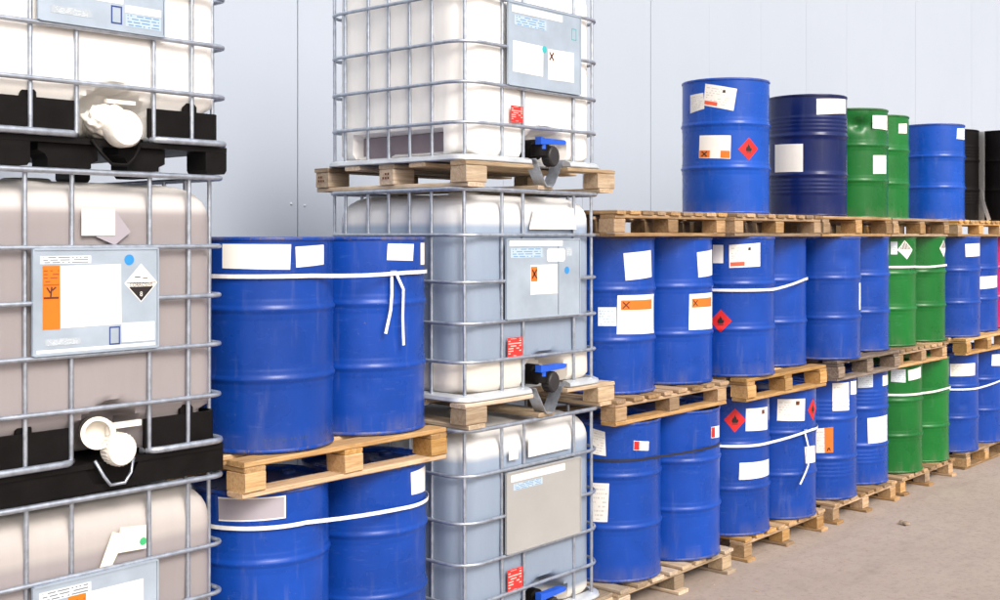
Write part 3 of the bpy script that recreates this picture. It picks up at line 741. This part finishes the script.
_vt = {}
def vbar(t, x_, y_, z0, z1, r=0.0085):
    k = (round(z1-z0, 3), r)
    if k not in _vt:
        mb = MB(); H_ = z1-z0; mb.tube([(0, 0, 0), (0, 0, H_)], r, 8); _vt[k] = mb.mesh('upright_tube', 'zinc', True, 50)
    link('upright_tube', _vt[k], t, (x_+random.uniform(-0.003, 0.003), y_, z0), (random.uniform(-0.002, 0.002), random.uniform(-0.004, 0.004), 0))
def hring(t, W_, Dp, r, z, tr=0.009, name='cage_ring', flat=1.0, inset=0.0):
    w1, w2 = random.uniform(-0.004, 0.004), random.uniform(0, 6)
    pts = [(x_, y_, z + w1*math.sin(3*x_ + 2*y_ + w2)) for x_, y_ in rrect(inset, W_-inset, inset, Dp-inset, r)]
    mb = MB(); mb.tube(pts, tr, 8, True, flat); return mb.build(name, 'zinc', t, smooth=True)

def panel(t, name, x0, x1, z0, z1, y, mat, th=0.0016, lip=0.012, label=None, parent=None):
    mb = MB(); mb.box(x0, x1, y, y+th, z0, z1)
    if lip:
        mb.box(x0-0.001, x1+0.001, y-0.0035, y+0.010, z1, z1+0.007); mb.box(x0-0.001, x1+0.001, y-0.0035, y+0.010, z0-0.007, z0)
        mb.box(x0-0.007, x0-0.0012, y-0.003, y+0.009, z0-0.004, z1+0.004); mb.box(x1+0.0012, x1+0.007, y-0.003, y+0.009, z0-0.004, z1+0.004)
    o = mb.build(name, mat, parent or t)
    if label: o['label'] = label
    return o
def flat(parent, name, pts, y, mat, label=None):
    """flat sticker: quad or polygon of (x, z), anticlockwise from bottom-left, facing the yard"""
    mb = MB(); k = len(pts)
    xs = [p[0] for p in pts]; zs = [p[1] for p in pts]
    for (x_, z) in pts:
        mb.uv[len(mb.v)] = ((x_-min(xs))/(max(xs)-min(xs)+1e-6), (z-min(zs))/(max(zs)-min(zs)+1e-6)); mb.v.append((x_, y, z))
    for (x_, z) in pts: mb.v.append((x_, y+0.0006, z))
    if k == 4:
        for i, c in enumerate(((0, 0), (1, 0), (1, 1), (0, 1))): mb.uv[i] = c
    mb.f.append(tuple(range(k))); mb.f.append(tuple(range(k, 2*k))[::-1])
    for i in range(k): j = (i+1) % k; mb.f.append((i, k+i, k+j, j))
    o = mb.build(name, mat, parent)
    if label: o['label'] = label
    return o
def rq(x0, x1, z0, z1, tilt=0.0):
    cx, cz = (x0+x1)/2, (z0+z1)/2; c, s_ = math.cos(rad(tilt)), math.sin(rad(tilt))
    return [(cx+(x_-cx)*c-(z-cz)*s_, cz+(x_-cx)*s_+(z-cz)*c) for x_, z in ((x0, z0), (x1, z0), (x1, z1), (x0, z1))]
def disc(cx, cz, r, n=20): return [(cx+r*math.cos(2*math.pi*i/n), cz+r*math.sin(2*math.pi*i/n)) for i in range(n)]
def frame_line(parent, x0, x1, z0, z1, y, w, mat, name='printed_frame'):
    mb = MB()
    mb.box(x0, x1, y, y+0.0006, z0, z0+w); mb.box(x0, x1, y, y+0.0006, z1-w, z1); mb.box(x0, x0+w, y, y+0.0006, z0+w, z1-w); mb.box(x1-w, x1, y, y+0.0006, z0+w, z1-w)
    return mb.build(name, mat, parent)
def flat_x(parent, cx, cz, sx, sz, y, mat):
    mb = MB()
    for p in xcross(cx, cz, sx, sz, 0.30):
        mb.add([(x_, y, z) for x_, z in p], [(0, 1, 2, 3)])
    return mb.build('cross', mat, parent)
def text(parent, body, x, z, size, y, mat, name='lettering'):
    cu = bpy.data.curves.new(name, 'FONT'); cu.body = body; cu.size = size; cu.align_x = 'CENTER'; cu.align_y = 'CENTER'
    tmp = bpy.data.objects.new('tmp', cu); COL.objects.link(tmp)
    dg = bpy.context.evaluated_depsgraph_get(); me = bpy.data.meshes.new_from_object(tmp.evaluated_get(dg))
    bpy.data.objects.remove(tmp); me.materials.clear(); me.materials.append(M[mat])
    o = link(name, me, parent, (x, y, z), (math.pi/2, 0, 0)); return o

IG = 'caged plastic liquid totes stacked three high'
# ---- left stack: black plastic bases
LX, LY, LW, LD, IH = 1.655, 3.762, 1.005, 1.16, 1.131
def left_tote(label, z0, mat, dx=0.0, seed=0, skirt=True):
    t = thing('liquid_tote', label, 'liquid tote', (LX+dx, LY, z0), IG)
    RX, RH = 0.535, 0.137
    bottle(t, LW, LD, 0.07, mat, (RX, RH, 0.315), 0.125, 1.095, seed=seed, foot=0.026)
    for z in (0.862, 0.675, 0.489, 0.299): hring(t, LW, LD, 0.055, z)
    hring(t, LW, LD, 0.05, 1.122, 0.0115, 'top_rail', 0.9)
    # base rail: broken at the valve
    rr = rrect(-0.004, LW+0.004, -0.004, LD+0.004, 0.06)
    k = 7; pts = [(x_, y_, 0.121) for x_, y_ in rr]
    order = pts[8:] + pts[:8]                                # starts at the front-right corner, ends at the front-left one
    order = [(RX+RH-0.005, 0.045, 0.118), (RX+RH+0.03, 0.002, 0.121), (RX+RH+0.06, -0.004, 0.121)] + order + [(RX-RH-0.06, -0.004, 0.121), (RX-RH-0.03, 0.002, 0.121), (RX-RH+0.005, 0.045, 0.118)]
    mb = MB(); mb.tube(order, 0.011, 8, False, 1.15); mb.build('base_rail', 'zinc', t, smooth=True)
    for x_ in (0.06, 0.222, 0.387, 0.690, 0.854): vbar(t, x_, 0.018, 0.125, 1.118)
    for y_ in (0.08, 0.24, 0.40, 0.58, 0.76, 0.92, 1.08):
        vbar(t, LW-0.018, y_, 0.125, 1.118); vbar(t, 0.018, y_, 0.125, 1.118)
    for x_ in (0.12, 0.31, 0.5, 0.69, 0.88): vbar(t, x_, LD-0.018, 0.125, 1.118)
    # black guards round the foot of the bottle
    base = bpy.data.objects.new('base_pallet', None); COL.objects.link(base); base.parent = t; base.empty_display_size = 0.05
    gm = MB(); gm.box(0.012, RX-RH, 0.022, 0.036, 0.09, 0.238); gm.build('corner_guard', 'black_plastic', base)
    c = [(RX+RH, 0.022)] + [(LW-0.06+0.04*math.sin(rad(a_)), 0.062-0.04*math.cos(rad(a_))) for a_ in range(0, 91, 15)] + [(LW-0.02, LD-0.04)]
    gm = MB(); n_ = len(c)
    for i, (xa, ya) in enumerate(c):
        ix = 0 if i <= 1 else (0.012 if i >= n_-2 else 0.012*math.sin(rad((i-1)*15))); iy = 0.012 if i <= 1 else (0 if i >= n_-2 else 0.012*math.cos(rad((i-1)*15)))
        gm.v += [(xa, ya, 0.09), (xa, ya, 0.235), (xa-ix, ya+iy, 0.235), (xa-ix, ya+iy, 0.09)]
    for i in range(n_-1):
        for j in range(4):
            j2 = (j+1) % 4; gm.f.append((i*4+j, i*4+4+j, i*4+4+j2, i*4+j2))
    gm.f.append((0, 1, 2, 3)); gm.f.append(tuple((n_-1)*4+j for j in (3, 2, 1, 0)))
    gm.build('corner_guard', 'black_plastic', base)
    gm = MB(); gm.box(0.020, 0.034, 0.037, LD-0.04, 0.09, 0.235); gm.build('side_guard', 'black_plastic', base)
    for x_ in (0.222, 0.854):
        cl = MB(); cl.prism([(x_-0.027, 0.13), (x_+0.027, 0.13), (x_+0.027, 0.255), (x_+0.016, 0.268), (x_-0.016, 0.268), (x_-0.027, 0.255)], 0.0285, 0.044)
        cl.build('guard_clip', 'black_plastic', base)
    dk = MB(); dk.box(0.004, LW-0.004, 0.006, LD-0.01, 0.088, 0.108); dk.build('deck', 'black_plastic', base)
    if skirt:
        sk = MB(); sk.prism([(0.0, 0.004), (LW, 0.004), (LW, 0.1075), (RX+RH-0.02, 0.1075), (RX+0.075, 0.03), (RX-0.065, 0.03), (RX-RH+0.02, 0.1075), (0.0, 0.1075)], 0.012, 0.036)
        sk.build('skirt', 'black_plastic', base)
        for xa, xb in ((0.0, 0.15), (0.43, 0.62), (0.86, LW)):
            for ya, yb in ((0.02, 0.15), (0.5, 0.66), (1.02, 1.15)):
                fm = MB(); fm.box(xa, xb, ya, yb, 0.002, 0.087); fm.build('foot', 'black_plastic', base)
    else:
        for xa, xb in ((0.0, 0.215), (0.905, LW-0.006)):
            for ya, yb in ((0.004, 0.13), (0.53, 0.66), (1.02, 1.15)):
                fm = MB(); fm.prism([(xa+0.01, 0.006), (xb-0.01, 0.006), (xb, 0.02), (xb, 0.087), (xa, 0.087), (xa, 0.02)], ya, yb); fm.build('foot', 'black_plastic', base)
        for xa, xb, s_ in ((0.30, 0.44, 1), (0.60, 0.71, 1)):
            fm = MB(); fm.prism([(xa-0.01, 0.006), (xb+0.01, 0.006), (xb+0.01, 0.022), (xb+0.035, 0.034), (xb+0.035, 0.087), (xa-0.045, 0.087), (xa-0.045, 0.062), (xa-0.02, 0.05), (xa-0.01, 0.034)], 0.03, 0.14); fm.build('foot', 'black_plastic', base)
    return t, RX
GY = -0.0125                                               # plane of the plates, proud of the cage rings

# lowest left tote
t, RX = left_tote('lowest left caged tote, mostly below the frame, with bent paper and green dot', 0.0, 'bottle_mauve_low', 0, 1)
X = lambda s_: s_ - LX
p = panel(t, 'plate', X(1.893), X(2.355), 0.505, 0.852, GY, 'plate', label='steel name plate')
flat(p, 'label_strip', rq(X(1.909), X(2.097), 0.800, 0.835), GY-0.001, 'strip_print')
flat(p, 'label', rq(X(2.078), X(2.30), 0.58, 0.80), GY-0.001, 'paper'); flat(p, 'orange_label', rq(X(2.012), X(2.0775), 0.575, 0.80), GY-0.0012, 'orange_text')
bo = [c for c in t.children if c.name.startswith('bottle')][0]
flat(bo, 'paper_note', [(X(2.205), 0.905), (X(2.325), 0.900), (X(2.325), 0.985), (X(2.222), 0.995)], 0.008, 'cream')
flat(bo, 'paper_note', [(X(2.135), 0.855), (X(2.170), 0.835), (X(2.246), 0.965), (X(2.190), 0.985)], 0.0066, 'cream')
flat(bo, 'green_dot', disc(X(2.312), 0.928, 0.014), 0.007, 'dot_green')

# middle left tote
t, RX = left_tote('left tote with mauve liquid, orange edged label and black and white corrosive diamond', IH, 'bottle_mauve', 0, 2)
p = panel(t, 'plate', X(1.893), X(2.356), 0.503, 0.852, GY, 'plate', label='steel name plate with hazard stickers')
flat(p, 'label_strip', rq(X(1.912), X(2.097), 0.806, 0.833), GY-0.001, 'strip_print')
flat(p, 'label', rq(X(1.984), X(2.212), 0.588, 0.800, 0.6), GY-0.001, 'paper', 'large blank white label')
o = flat(p, 'orange_label', rq(X(1.921), X(1.983), 0.585, 0.800), GY-0.0014, 'orange_text', 'orange hazard strip')
mb = MB(); xo, zo = X(1.952), 0.70
for q in ([(-0.028, -0.012), (0.026, -0.012), (0.026, -0.005), (-0.028, -0.005)], [(-0.006, -0.005), (0.0, -0.005), (0.004, 0.028), (-0.002, 0.03)], [(-0.02, 0.026), (-0.014, 0.028), (-0.002, 0.010), (-0.006, 0.006)], [(0.004, 0.014), (0.018, 0.026), (0.014, 0.03), (0.002, 0.02)]):
    mb.add([(xo+u, GY-0.0019, zo+v) for u, v in q], [(0, 1, 2, 3)])
mb.build('environment_symbol', 'brown_ink', o)
flat(p, 'blue_dot', disc(X(2.244), 0.816, 0.019), GY-0.001, 'dot_blue')
dc = (X(2.291), 0.732); R_ = 0.066
o = flat(p, 'hazard_label', [(dc[0], dc[1]-R_*1.05), (dc[0]+R_, dc[1]), (dc[0], dc[1]+R_*1.05), (dc[0]-R_, dc[1])], GY-0.001, 'paper', 'corrosive hazard diamond, black lower half')
mb = MB(); k = 0.93
mb.add([(dc[0]+u*R_*k, GY-0.0018, dc[1]+v*R_*1.05*k) for u, v in ((0, -1), (0.80, -0.20), (-0.80, -0.20))], [(0, 1, 2)])
mb.add([(dc[0]+u*R_*k, GY-0.0018, dc[1]+v*R_*1.05*k) for u, v in ((-0.98, 0.0), (0.98, 0.0), (0.96, 0.035), (-0.96, 0.035))], [(0, 1, 2, 3)])
mb.add([(dc[0]+u*R_*k, GY-0.0018, dc[1]+v*R_*1.05*k) for u, v in ((-0.42, 0.30), (-0.05, 0.30), (-0.05, 0.36), (-0.42, 0.36))], [(0, 1, 2, 3)])
mb.add([(dc[0]+u*R_*k, GY-0.0018, dc[1]+v*R_*1.05*k) for u, v in ((0.10, 0.24), (0.42, 0.24), (0.42, 0.29), (0.10, 0.29))], [(0, 1, 2, 3)])
mb.build('black_half', 'ink', o)
text(o, 'CORROSIVE', dc[0], dc[1]-0.0065, 0.0175, GY-0.0022, 'ink')
text(o, '8', dc[0], dc[1]-0.040, 0.024, GY-0.0024, 'paper')
flat(p, 'label', rq(X(2.214), X(2.346), 0.524, 0.592), GY-0.001, 'pale', 'pale certificate label')
frame_line(p, X(2.166), X(2.208), 0.518, 0.582, GY-0.0008, 0.005, 'navy_ink')
flat(p, 'label_strip', rq(X(1.90), X(2.348), 0.506, 0.516), GY-0.0008, 'paper')
flat(p, 'label_strip', rq(X(1.93), X(2.06), 0.530, 0.552), GY-0.0008, 'plate_print')
bo = [c for c in t.children if c.name.startswith('bottle')][0]
flat(bo, 'paper_note', rq(X(2.072), X(2.200), 0.902, 0.998), 0.006, 'cream')
flat(bo, 'paper_note', [(X(2.128), 0.898), (X(2.20), 0.868), (X(2.262), 0.915), (X(2.205), 0.99)], 0.0085, 'grey_label')
# white valve with two openings
vb_ = MB(); vx = RX
vb_.lathe([(0.045, -0.10), (0.045, 0.0)], 24, 'y', (vx, 0.06, 0.20)); va = vb_.build('valve', 'white_plastic', t, smooth=True, angle=30)
mb = MB(); mb.lathe([(0.052, -0.09), (0.055, 0.0), (0.057, 0.004), (0.043, 0.004), (0.041, -0.05)], 32, 'y', cap0=True, cap1=True)
o = mb.build('valve_outlet', 'white_plastic', va, smooth=True, angle=35); o.location = (vx-0.068, -0.012, 0.214); o.rotation_euler = (rad(-8), 0, rad(-22))
mb = MB(); mb.lathe([(0.050, -0.04), (0.056, -0.036), (0.057, 0.012), (0.052, 0.020), (0.0, 0.022)], 36, 'y', cap1=False)
for i in range(26):
    a_ = 2*math.pi*i/26; mb.tube([(0.0565*math.cos(a_), 0.030, 0.0565*math.sin(a_)), (0.0565*math.cos(a_), -0.010, 0.0565*math.sin(a_))], 0.0028, 5)
o = mb.build('valve_cap', 'white_plastic', va, smooth=True, angle=35); o.location = (vx+0.005, -0.035, 0.150)
mb = MB(); mb.box(vx-0.02, vx+0.10, -0.018, -0.006, 0.222, 0.243); mb.lathe([(0.018, 0), (0.018, 0.03)], 16, 'z', (vx-0.01, 0.0, 0.20)); mb.build('valve_handle', 'white_plastic', va)
mb = MB(); mb.tube([(vx-0.075, -0.006, 0.118), (vx-0.045, -0.014, 0.06), (vx-0.02, -0.016, 0.026), (vx+0.035, -0.016, 0.026), (vx+0.06, -0.014, 0.06), (vx+0.075, -0.008, 0.11)], 0.006, 8); mb.build('valve_guard', 'zinc', t, smooth=True)

# top left tote
t, RX = left_tote('top left caged white tote above the mauve one, valve wrapped in film', 2*IH, 'bottle_white', 0.016, 3, skirt=False)
X3 = lambda s_: s_ - LX - 0.016
p = panel(t, 'plate', X3(1.912), X3(2.382), 0.500, 0.852, GY, 'plate', label='steel name plate')
flat(p, 'label', rq(X3(2.10), X3(2.22), 0.59, 0.72), GY-0.001, 'paper'); flat(p, 'label_strip', rq(X3(2.228), X3(2.373), 0.564, 0.590), GY-0.001, 'paper')
flat(p, 'label', rq(X3(2.228), X3(2.373), 0.515, 0.560), GY-0.001, 'blue_print'); frame_line(p, X3(2.173), X3(2.216), 0.518, 0.582, GY-0.0008, 0.0055, 'navy_ink')
flat(p, 'label', rq(X3(1.93), X3(2.09), 0.60, 0.80), GY-0.001, 'pale'); flat(p, 'label_strip', rq(X3(1.95), X3(2.10), 0.525, 0.55), GY-0.0008, 'plate_print')
vb_ = MB(); vb_.lathe([(0.05, -0.10), (0.05, 0.02)], 24, 'y', (RX, 0.05, 0.165)); va = vb_.build('valve', 'white_plastic', t, smooth=True, angle=30)
mb = MB(); mb.lathe([(0.060, -0.05), (0.066, -0.03), (0.066, 0.014), (0.058, 0.024), (0.0, 0.028)], 36, 'y', cap1=False); o = mb.build('valve_cap', 'film', va, smooth=True, angle=40); o.location = (RX+0.008, -0.03, 0.148)
mb = MB(); n_, m_ = 40, 22                                    # crumpled film over the valve
for j in range(m_+1):
    ph = math.pi*j/m_
    for i in range(n_):
        th = 2*math.pi*i/n_; d_ = Vector((math.sin(ph)*math.cos(th), math.cos(ph), math.sin(ph)*math.sin(th)))
        k = 1 + 0.22*mnoise.noise(d_*3.2) + 0.10*mnoise.noise(d_*8)
        mb.v.append((RX-0.018 + d_.x*0.090*k, 0.035 + d_.y*0.058*k, 0.175 + d_.z*0.060*k))
for j in range(m_):
    for i in range(n_):
        i2 = (i+1) % n_; mb.f.append((j*n_+i, j*n_+i2, (j+1)*n_+i2, (j+1)*n_+i))
mb.build('film_wrap', 'film', va, smooth=True)
mb = MB(); mb.box(RX-0.045, RX+0.07, -0.002, 0.012, 0.238, 0.252); mb.build('valve_handle', 'white_plastic', va)
mb = MB(); mb.tube([(RX-0.10, 0.0, 0.105), (RX-0.06, -0.012, 0.05), (RX-0.03, -0.014, 0.022), (RX+0.03, -0.014, 0.022), (RX+0.06, -0.012, 0.05), (RX+0.09, 0.0, 0.10)], 0.006, 8); mb.build('valve_guard', 'black_plastic', t, smooth=True)

# ---- middle stack: wooden bases
MX, MY, MW, MD = 3.945, 3.712, 1.085, 1.0
def mid_tote(label, z0, mat, seed, side_recess=None):
    t = thing('liquid_tote', label, 'liquid tote', (MX, MY, z0), IG)
    RX = 4.565 - MX; RH = 0.172
    bottle(t, MW, MD, 0.135, mat, (RX, RH, 0.325), 0.150, 1.105, side_recess, seed)
    for z in (0.906, 0.684, 0.491, 0.307): hring(t, MW, MD, 0.125, z)
    hring(t, MW, MD, 0.11, 1.122, 0.012, 'top_rail', 0.9)
    for x_ in (0.285, 0.445, 0.845, 1.0): vbar(t, x_, 0.018, 0.150, 1.115)
    for (x_, y_) in ((0.042, 0.036), (MW-0.042, MD-0.036), (0.045, MD-0.036)): vbar(t, x_, y_, 0.150, 1.115)
    for y_ in (0.228, 0.378, 0.527, 0.68, 0.85):
        vbar(t, 0.018, y_, 0.150, 1.115); vbar(t, MW-0.018, y_, 0.150, 1.115)
    for x_ in (0.25, 0.42, 0.59, 0.76): vbar(t, x_, MD-0.018, 0.150, 1.115)
    # sheet steel tray: rounded lip, cut away at the valve
    tr = MB(); o_ = rrect(-0.008, MW+0.008, -0.010, MD+0.008, 0.10, 8); k = len(o_)
    ring = o_[9:] + o_[:9]
    ring = [(RX+RH-0.01, -0.010)] + ring + [(RX-RH+0.03, -0.010)]
    cx, cy = MW/2, MD/2
    prof = [(-0.012, 0.127), (0.0, 0.125), (0.004, 0.130), (-0.002, 0.146), (-0.026, 0.156), (-0.05, 0.157), (-0.05, 0.127)]
    for (x_, y_) in ring:
        dx, dy = x_-cx, y_-cy; L = math.hypot(dx, dy)
        ux = (1 if dx > 0 else -1)*min(1, max(0, (abs(dx)-(MW/2-0.11))/0.11)); uy = (1 if dy > 0 else -1)*min(1, max(0, (abs(dy)-(MD/2-0.11))/0.11))
        q = math.hypot(ux, uy) or 1; ux /= q; uy /= q
        for (r_, z) in prof: tr.v.append((x_+ux*r_, y_+uy*r_, z))
    m_ = len(prof)
    for i in range(len(ring)-1):
        for j in range(m_):
            j2 = (j+1) % m_; tr.f.append((i*m_+j, (i+1)*m_+j, (i+1)*m_+j2, i*m_+j2))
    tr.f.append(tuple(range(m_))); tr.f.append(tuple((len(ring)-1)*m_+j for j in range(m_))[::-1])
    tr.build('tray', 'tray', t, smooth=True, angle=35)
    fl = MB(); fl.box(0.04, MW-0.04, 0.13, MD-0.04, 0.130, 0.146); fl.build('tray_floor', 'tray', t)
    # wooden base
    base = bpy.data.objects.new('base_pallet', None); COL.objects.link(base); base.parent = t; base.empty_display_size = 0.05
    wm = 'wood_pale'; xa, xb, ya, yb = -0.005, 1.165, -0.015, 1.065
    for x_ in (xa+0.075, (xa+xb)/2, xb-0.075):
        for y_ in (ya+0.05, (ya+yb)/2, yb-0.05):
            if x_ == (xa+xb)/2 and y_ == ya+0.05: continue
            board('block', base, x_, y_, 0.061, 0.145, 0.10, 0.078, wm)
    for x_ in (xa+0.075, (xa+xb)/2, xb-0.075): board('bottom_board', base, x_, (ya+yb)/2, 0.011, yb-ya, 0.12, 0.021, wm, 'y')
    w1 = RX-RH+0.035-xa
    board('deck_board', base, xa+w1/2, ya+0.05, 0.1115, w1, 0.10, 0.021, wm)
    w2 = xb-(RX+RH-0.035); board('deck_board', base, xb-w2/2, ya+0.05, 0.1115, w2, 0.10, 0.021, wm)
    for y_ in ((ya+yb)/2 - 0.22, (ya+yb)/2, (ya+yb)/2+0.25, yb-0.05): board('deck_board', base, (xa+xb)/2, y_, 0.1115, xb-xa, 0.11, 0.021, wm)
    rs = random.Random(seed); sm_ = MB()
    for y_ in ((ya+yb)/2, yb-0.05):
        for i in range(3):
            for q in range(2):
                if rs.random() < 0.8: sm_.add([(xa-0.0015, y_+0.024-i*0.018, 0.050+q*0.020), (xa-0.0015, y_+0.012-i*0.018, 0.050+q*0.020), (xa-0.0015, y_+0.012-i*0.018, 0.061+q*0.020), (xa-0.0015, y_+0.024-i*0.018, 0.061+q*0.020)], [(0, 1, 2, 3)])
    o = sm_.build('burnt_stamp', 'brown_ink', base); o['kind'] = 'stuff'
    # valve: black body, dark cap, blue lever
    vb_ = MB(); vb_.lathe([(0.052, -0.115), (0.052, -0.02), (0.040, -0.015), (0.040, 0.02)], 24, 'y', (RX-0.035, 0.03, 0.205))
    vb_.lathe([(0.048, -0.02), (0.048, 0.035)], 24, 'z', (RX-0.045, 0.02, 0.19)); va = vb_.build('valve', 'black_plastic', t, smooth=True, angle=30)
    mb = MB(); mb.lathe([(0.040, -0.05), (0.049, -0.045), (0.050, 0.0), (0.044, 0.006), (0.0, 0.006)], 32, 'y', cap1=False)
    for i in range(18):
        a_ = 2*math.pi*i/18; mb.tube([(0.05*math.cos(a_), 0.042, 0.05*math.sin(a_)), (0.05*math.cos(a_), 0.002, 0.05*math.sin(a_))], 0.0035, 5)
    o = mb.build('valve_cap', 'grey_plastic', va, smooth=True, angle=30); o.location = (RX+0.005, -0.03, 0.170); o.rotation_euler = (0, 0, rad(8))
    mb = MB(); mb.prism([(RX-0.095, 0.225), (RX+0.09, 0.232), (RX+0.105, 0.238), (RX+0.105, 0.250), (RX+0.09, 0.256), (RX-0.06, 0.256), (RX-0.095, 0.262)], -0.03, 0.008)
    mb.lathe([(0.016, 0), (0.016, 0.03)], 12, 'z', (RX-0.06, -0.012, 0.203)); mb.build('valve_handle', 'blue_plastic', va)
    # bent steel guard under the valve
    gp = [(RX-0.135, 0.148), (RX-0.125, 0.130), (RX-0.060, 0.026), (RX-0.045, 0.014), (RX-0.005, 0.014), (RX+0.010, 0.026), (RX+0.075, 0.135), (RX+0.10, 0.152)]
    mb = MB()
    for (x_, z) in gp: mb.v += [(x_, -0.030, z), (x_, 0.045, z), (x_+0.001, 0.045, z+0.005), (x_+0.001, -0.030, z+0.005)]
    for i in range(len(gp)-1):
        for j in range(4):
            j2 = (j+1) % 4; mb.f.append((i*4+j, i*4+j2, i*4+4+j2, i*4+4+j))
    mb.f.append((0, 1, 2, 3)); e_ = (len(gp)-1)*4; mb.f.append((e_+3, e_+2, e_+1, e_))
    mb.build('valve_guard', 'zinc', t)
    return t, RX
X = lambda s_: s_ - MX
def bott(t): return [c for c in t.children if c.name.startswith('bottle')][0]

t, RX = mid_tote('lowest middle tote on the ground with grey blue liquid and a blank grey plate', 0.0, 'bottle_blue_low', 4)
p = panel(t, 'plate', X(4.235), X(4.806), 0.505, 0.885, GY, 'plate_grey', label='blank grey plate with a printed strip')
flat(p, 'label_strip', rq(X(4.262), X(4.68), 0.842, 0.876), GY-0.001, 'print'); flat(p, 'label_strip', rq(X(4.278), X(4.50), 0.800, 0.832), GY-0.001, 'blue_print')
flat(bott(t), 'paper_note', rq(X(4.413), X(4.75), 0.940, 1.042), 0.006, 'print'); flat(bott(t), 'paper_note', rq(X(4.268), X(4.335), 0.945, 0.992), 0.006, 'print')
flat(bott(t), 'red_label', rq(X(4.258), X(4.368), 0.305, 0.415), 0.006, 'red_text', 'red sticker with white print')

t, RX = mid_tote('middle tote of the middle stack, grey blue liquid and white orange cross label', IH, 'bottle_blue', 5)
p = panel(t, 'plate', X(4.235), X(4.800), 0.503, 0.882, GY, 'plate', label='steel name plate with hazard stickers')
flat(p, 'label_strip', rq(X(4.250), X(4.660), 0.852, 0.878), GY-0.001, 'paper'); flat(p, 'label_strip', rq(X(4.258), X(4.50), 0.795, 0.842), GY-0.001, 'blue_print')
flat(p, 'label', [(X(4.548), 0.772), (X(4.668), 0.772), (X(4.680), 0.782), (X(4.680), 0.828), (X(4.668), 0.838), (X(4.548), 0.838), (X(4.536), 0.828), (X(4.536), 0.782)], GY-0.001, 'paper')
o = flat(p, 'label', rq(X(4.408), X(4.620), 0.612, 0.758), GY-0.0014, 'paper', 'white label with an orange cross square'); flat(o, 'orange_square', rq(X(4.411), X(4.460), 0.677, 0.750), GY-0.0022, 'orange'); flat_x(o, X(4.436), 0.714, 0.021, 0.026, GY-0.0028, 'brown_ink')
flat(p, 'blue_dot', disc(X(4.697), 0.727, 0.019), GY-0.001, 'dot_blue'); flat(p, 'label_strip', rq(X(4.69), X(4.74), 0.80, 0.842), GY-0.0008, 'plate_print')
mb = MB(); mb.box(X(4.626), X(4.629), GY-0.001, GY-0.0004, 0.505, 0.85); mb.build('seam', 'ink', p)
flat(bott(t), 'paper_note', [(X(4.42), 0.935), (X(4.80), 0.935), (X(4.775), 1.045), (X(4.46), 1.045)], 0.006, 'paper')
flat(bott(t), 'red_label', rq(X(4.258), X(4.366), 0.312, 0.408), 0.006, 'red_text', 'red sticker with white print')

t, RX = mid_tote('top white tote of the middle stack, cut by the top of the photo', 2*IH, 'bottle_white', 6, (0.16, 0.80, 0.175, 0.285))
p = panel(t, 'plate', X(4.248), X(4.806), 0.505, 0.898, GY, 'plate', label='steel name plate with two white labels')
flat(p, 'label_strip', rq(X(4.27), X(4.66), 0.855, 0.888), GY-0.001, 'paper'); flat(p, 'label_strip', rq(X(4.285), X(4.53), 0.793, 0.842), GY-0.001, 'blue_print')
flat(p, 'label', rq(X(4.275), X(4.505), 0.565, 0.715, -1.0), GY-0.001, 'paper')
o = flat(p, 'label', rq(X(4.543), X(4.752), 0.556, 0.708, 1.0), GY-0.0014, 'paper'); flat_x(o, X(4.571), 0.672, 0.020, 0.024, GY-0.002, 'brown_ink')
flat(p, 'teal_dot', disc(X(4.515), 0.700, 0.018), GY-0.0018, 'dot_teal'); frame_line(p, X(4.735), X(4.775), 0.775, 0.835, GY-0.0008, 0.004, 'dot_teal')
M['slab_mauve'] = plain('recess_slab', (0.27, 0.22, 0.25), 0.5, 0, 0.12, 5, 0.3)
mb = MB(); mb.box(0.084, 0.094, 0.175, 0.785, 0.158, 0.268); mb.build('recess_slab', 'slab_mauve', t)  # thin mauve grey slab set into the bottle's side recess
flat(bott(t), 'red_label', rq(X(4.282), X(4.375), 0.325, 0.405), 0.006, 'red_text', 'red sticker with white print')

# ------------------------------------------------------------------ scraps on the yard
def scrap(label, x, y, s_, seed, mat):
    mb = MB(); n_ = 7
    for j in range(n_+1):
        for i in range(n_+1):
            u, v = i/n_-0.5, j/n_-0.5; h = 0.012 + 0.55*s_*abs(mnoise.noise((u*3+seed, v*3, seed*1.7))) + 0.25*s_*abs(u*v)*4
            mb.v.append((u*s_*(1+0.2*math.sin(seed+j)), v*s_*0.8, h if 0 < i < n_ and 0 < j < n_ else 0.002 + h*0.25))
    for j in range(n_):
        for i in range(n_): o_ = j*(n_+1)+i; mb.f.append((o_, o_+1, o_+n_+2, o_+n_+1))
    o = mb.build('paper_scrap', mat, None, (x, y, 0)); o.rotation_euler = (0, 0, seed)
    o['label'] = label; o['category'] = 'litter'; return o
scrap('crumpled pale paper scrap on the asphalt in front of the green drums', 8.05, 3.32, 0.06, 1.3, 'wood_pale')
scrap('brownish crumpled scrap on the asphalt near the lower right corner', 7.6, 2.14, 0.07, 2.2, 'wood_tan')
gr = MB(); rg = random.Random(3)
for i in range(420):
    x_, y_ = rg.uniform(5.2, 14), 3.75 - abs(rg.gauss(0, 0.55)); s_ = rg.uniform(0.002, 0.006)
    if rg.random() < 0.05: s_ *= 1.8
    q = [(x_+s_*math.cos(k*2.1+i)*rg.uniform(0.7, 1.2), y_+s_*math.sin(k*2.1+i), 0.0005) for k in range(3)]
    gr.add(q + [(x_, y_, s_*0.9)], [(0, 1, 3), (1, 2, 3), (2, 0, 3)])
og = gr.build('grit', 'wood_tan'); og['kind'] = 'stuff'; og['label'] = 'loose grit and wood chips on the asphalt before the pallets';
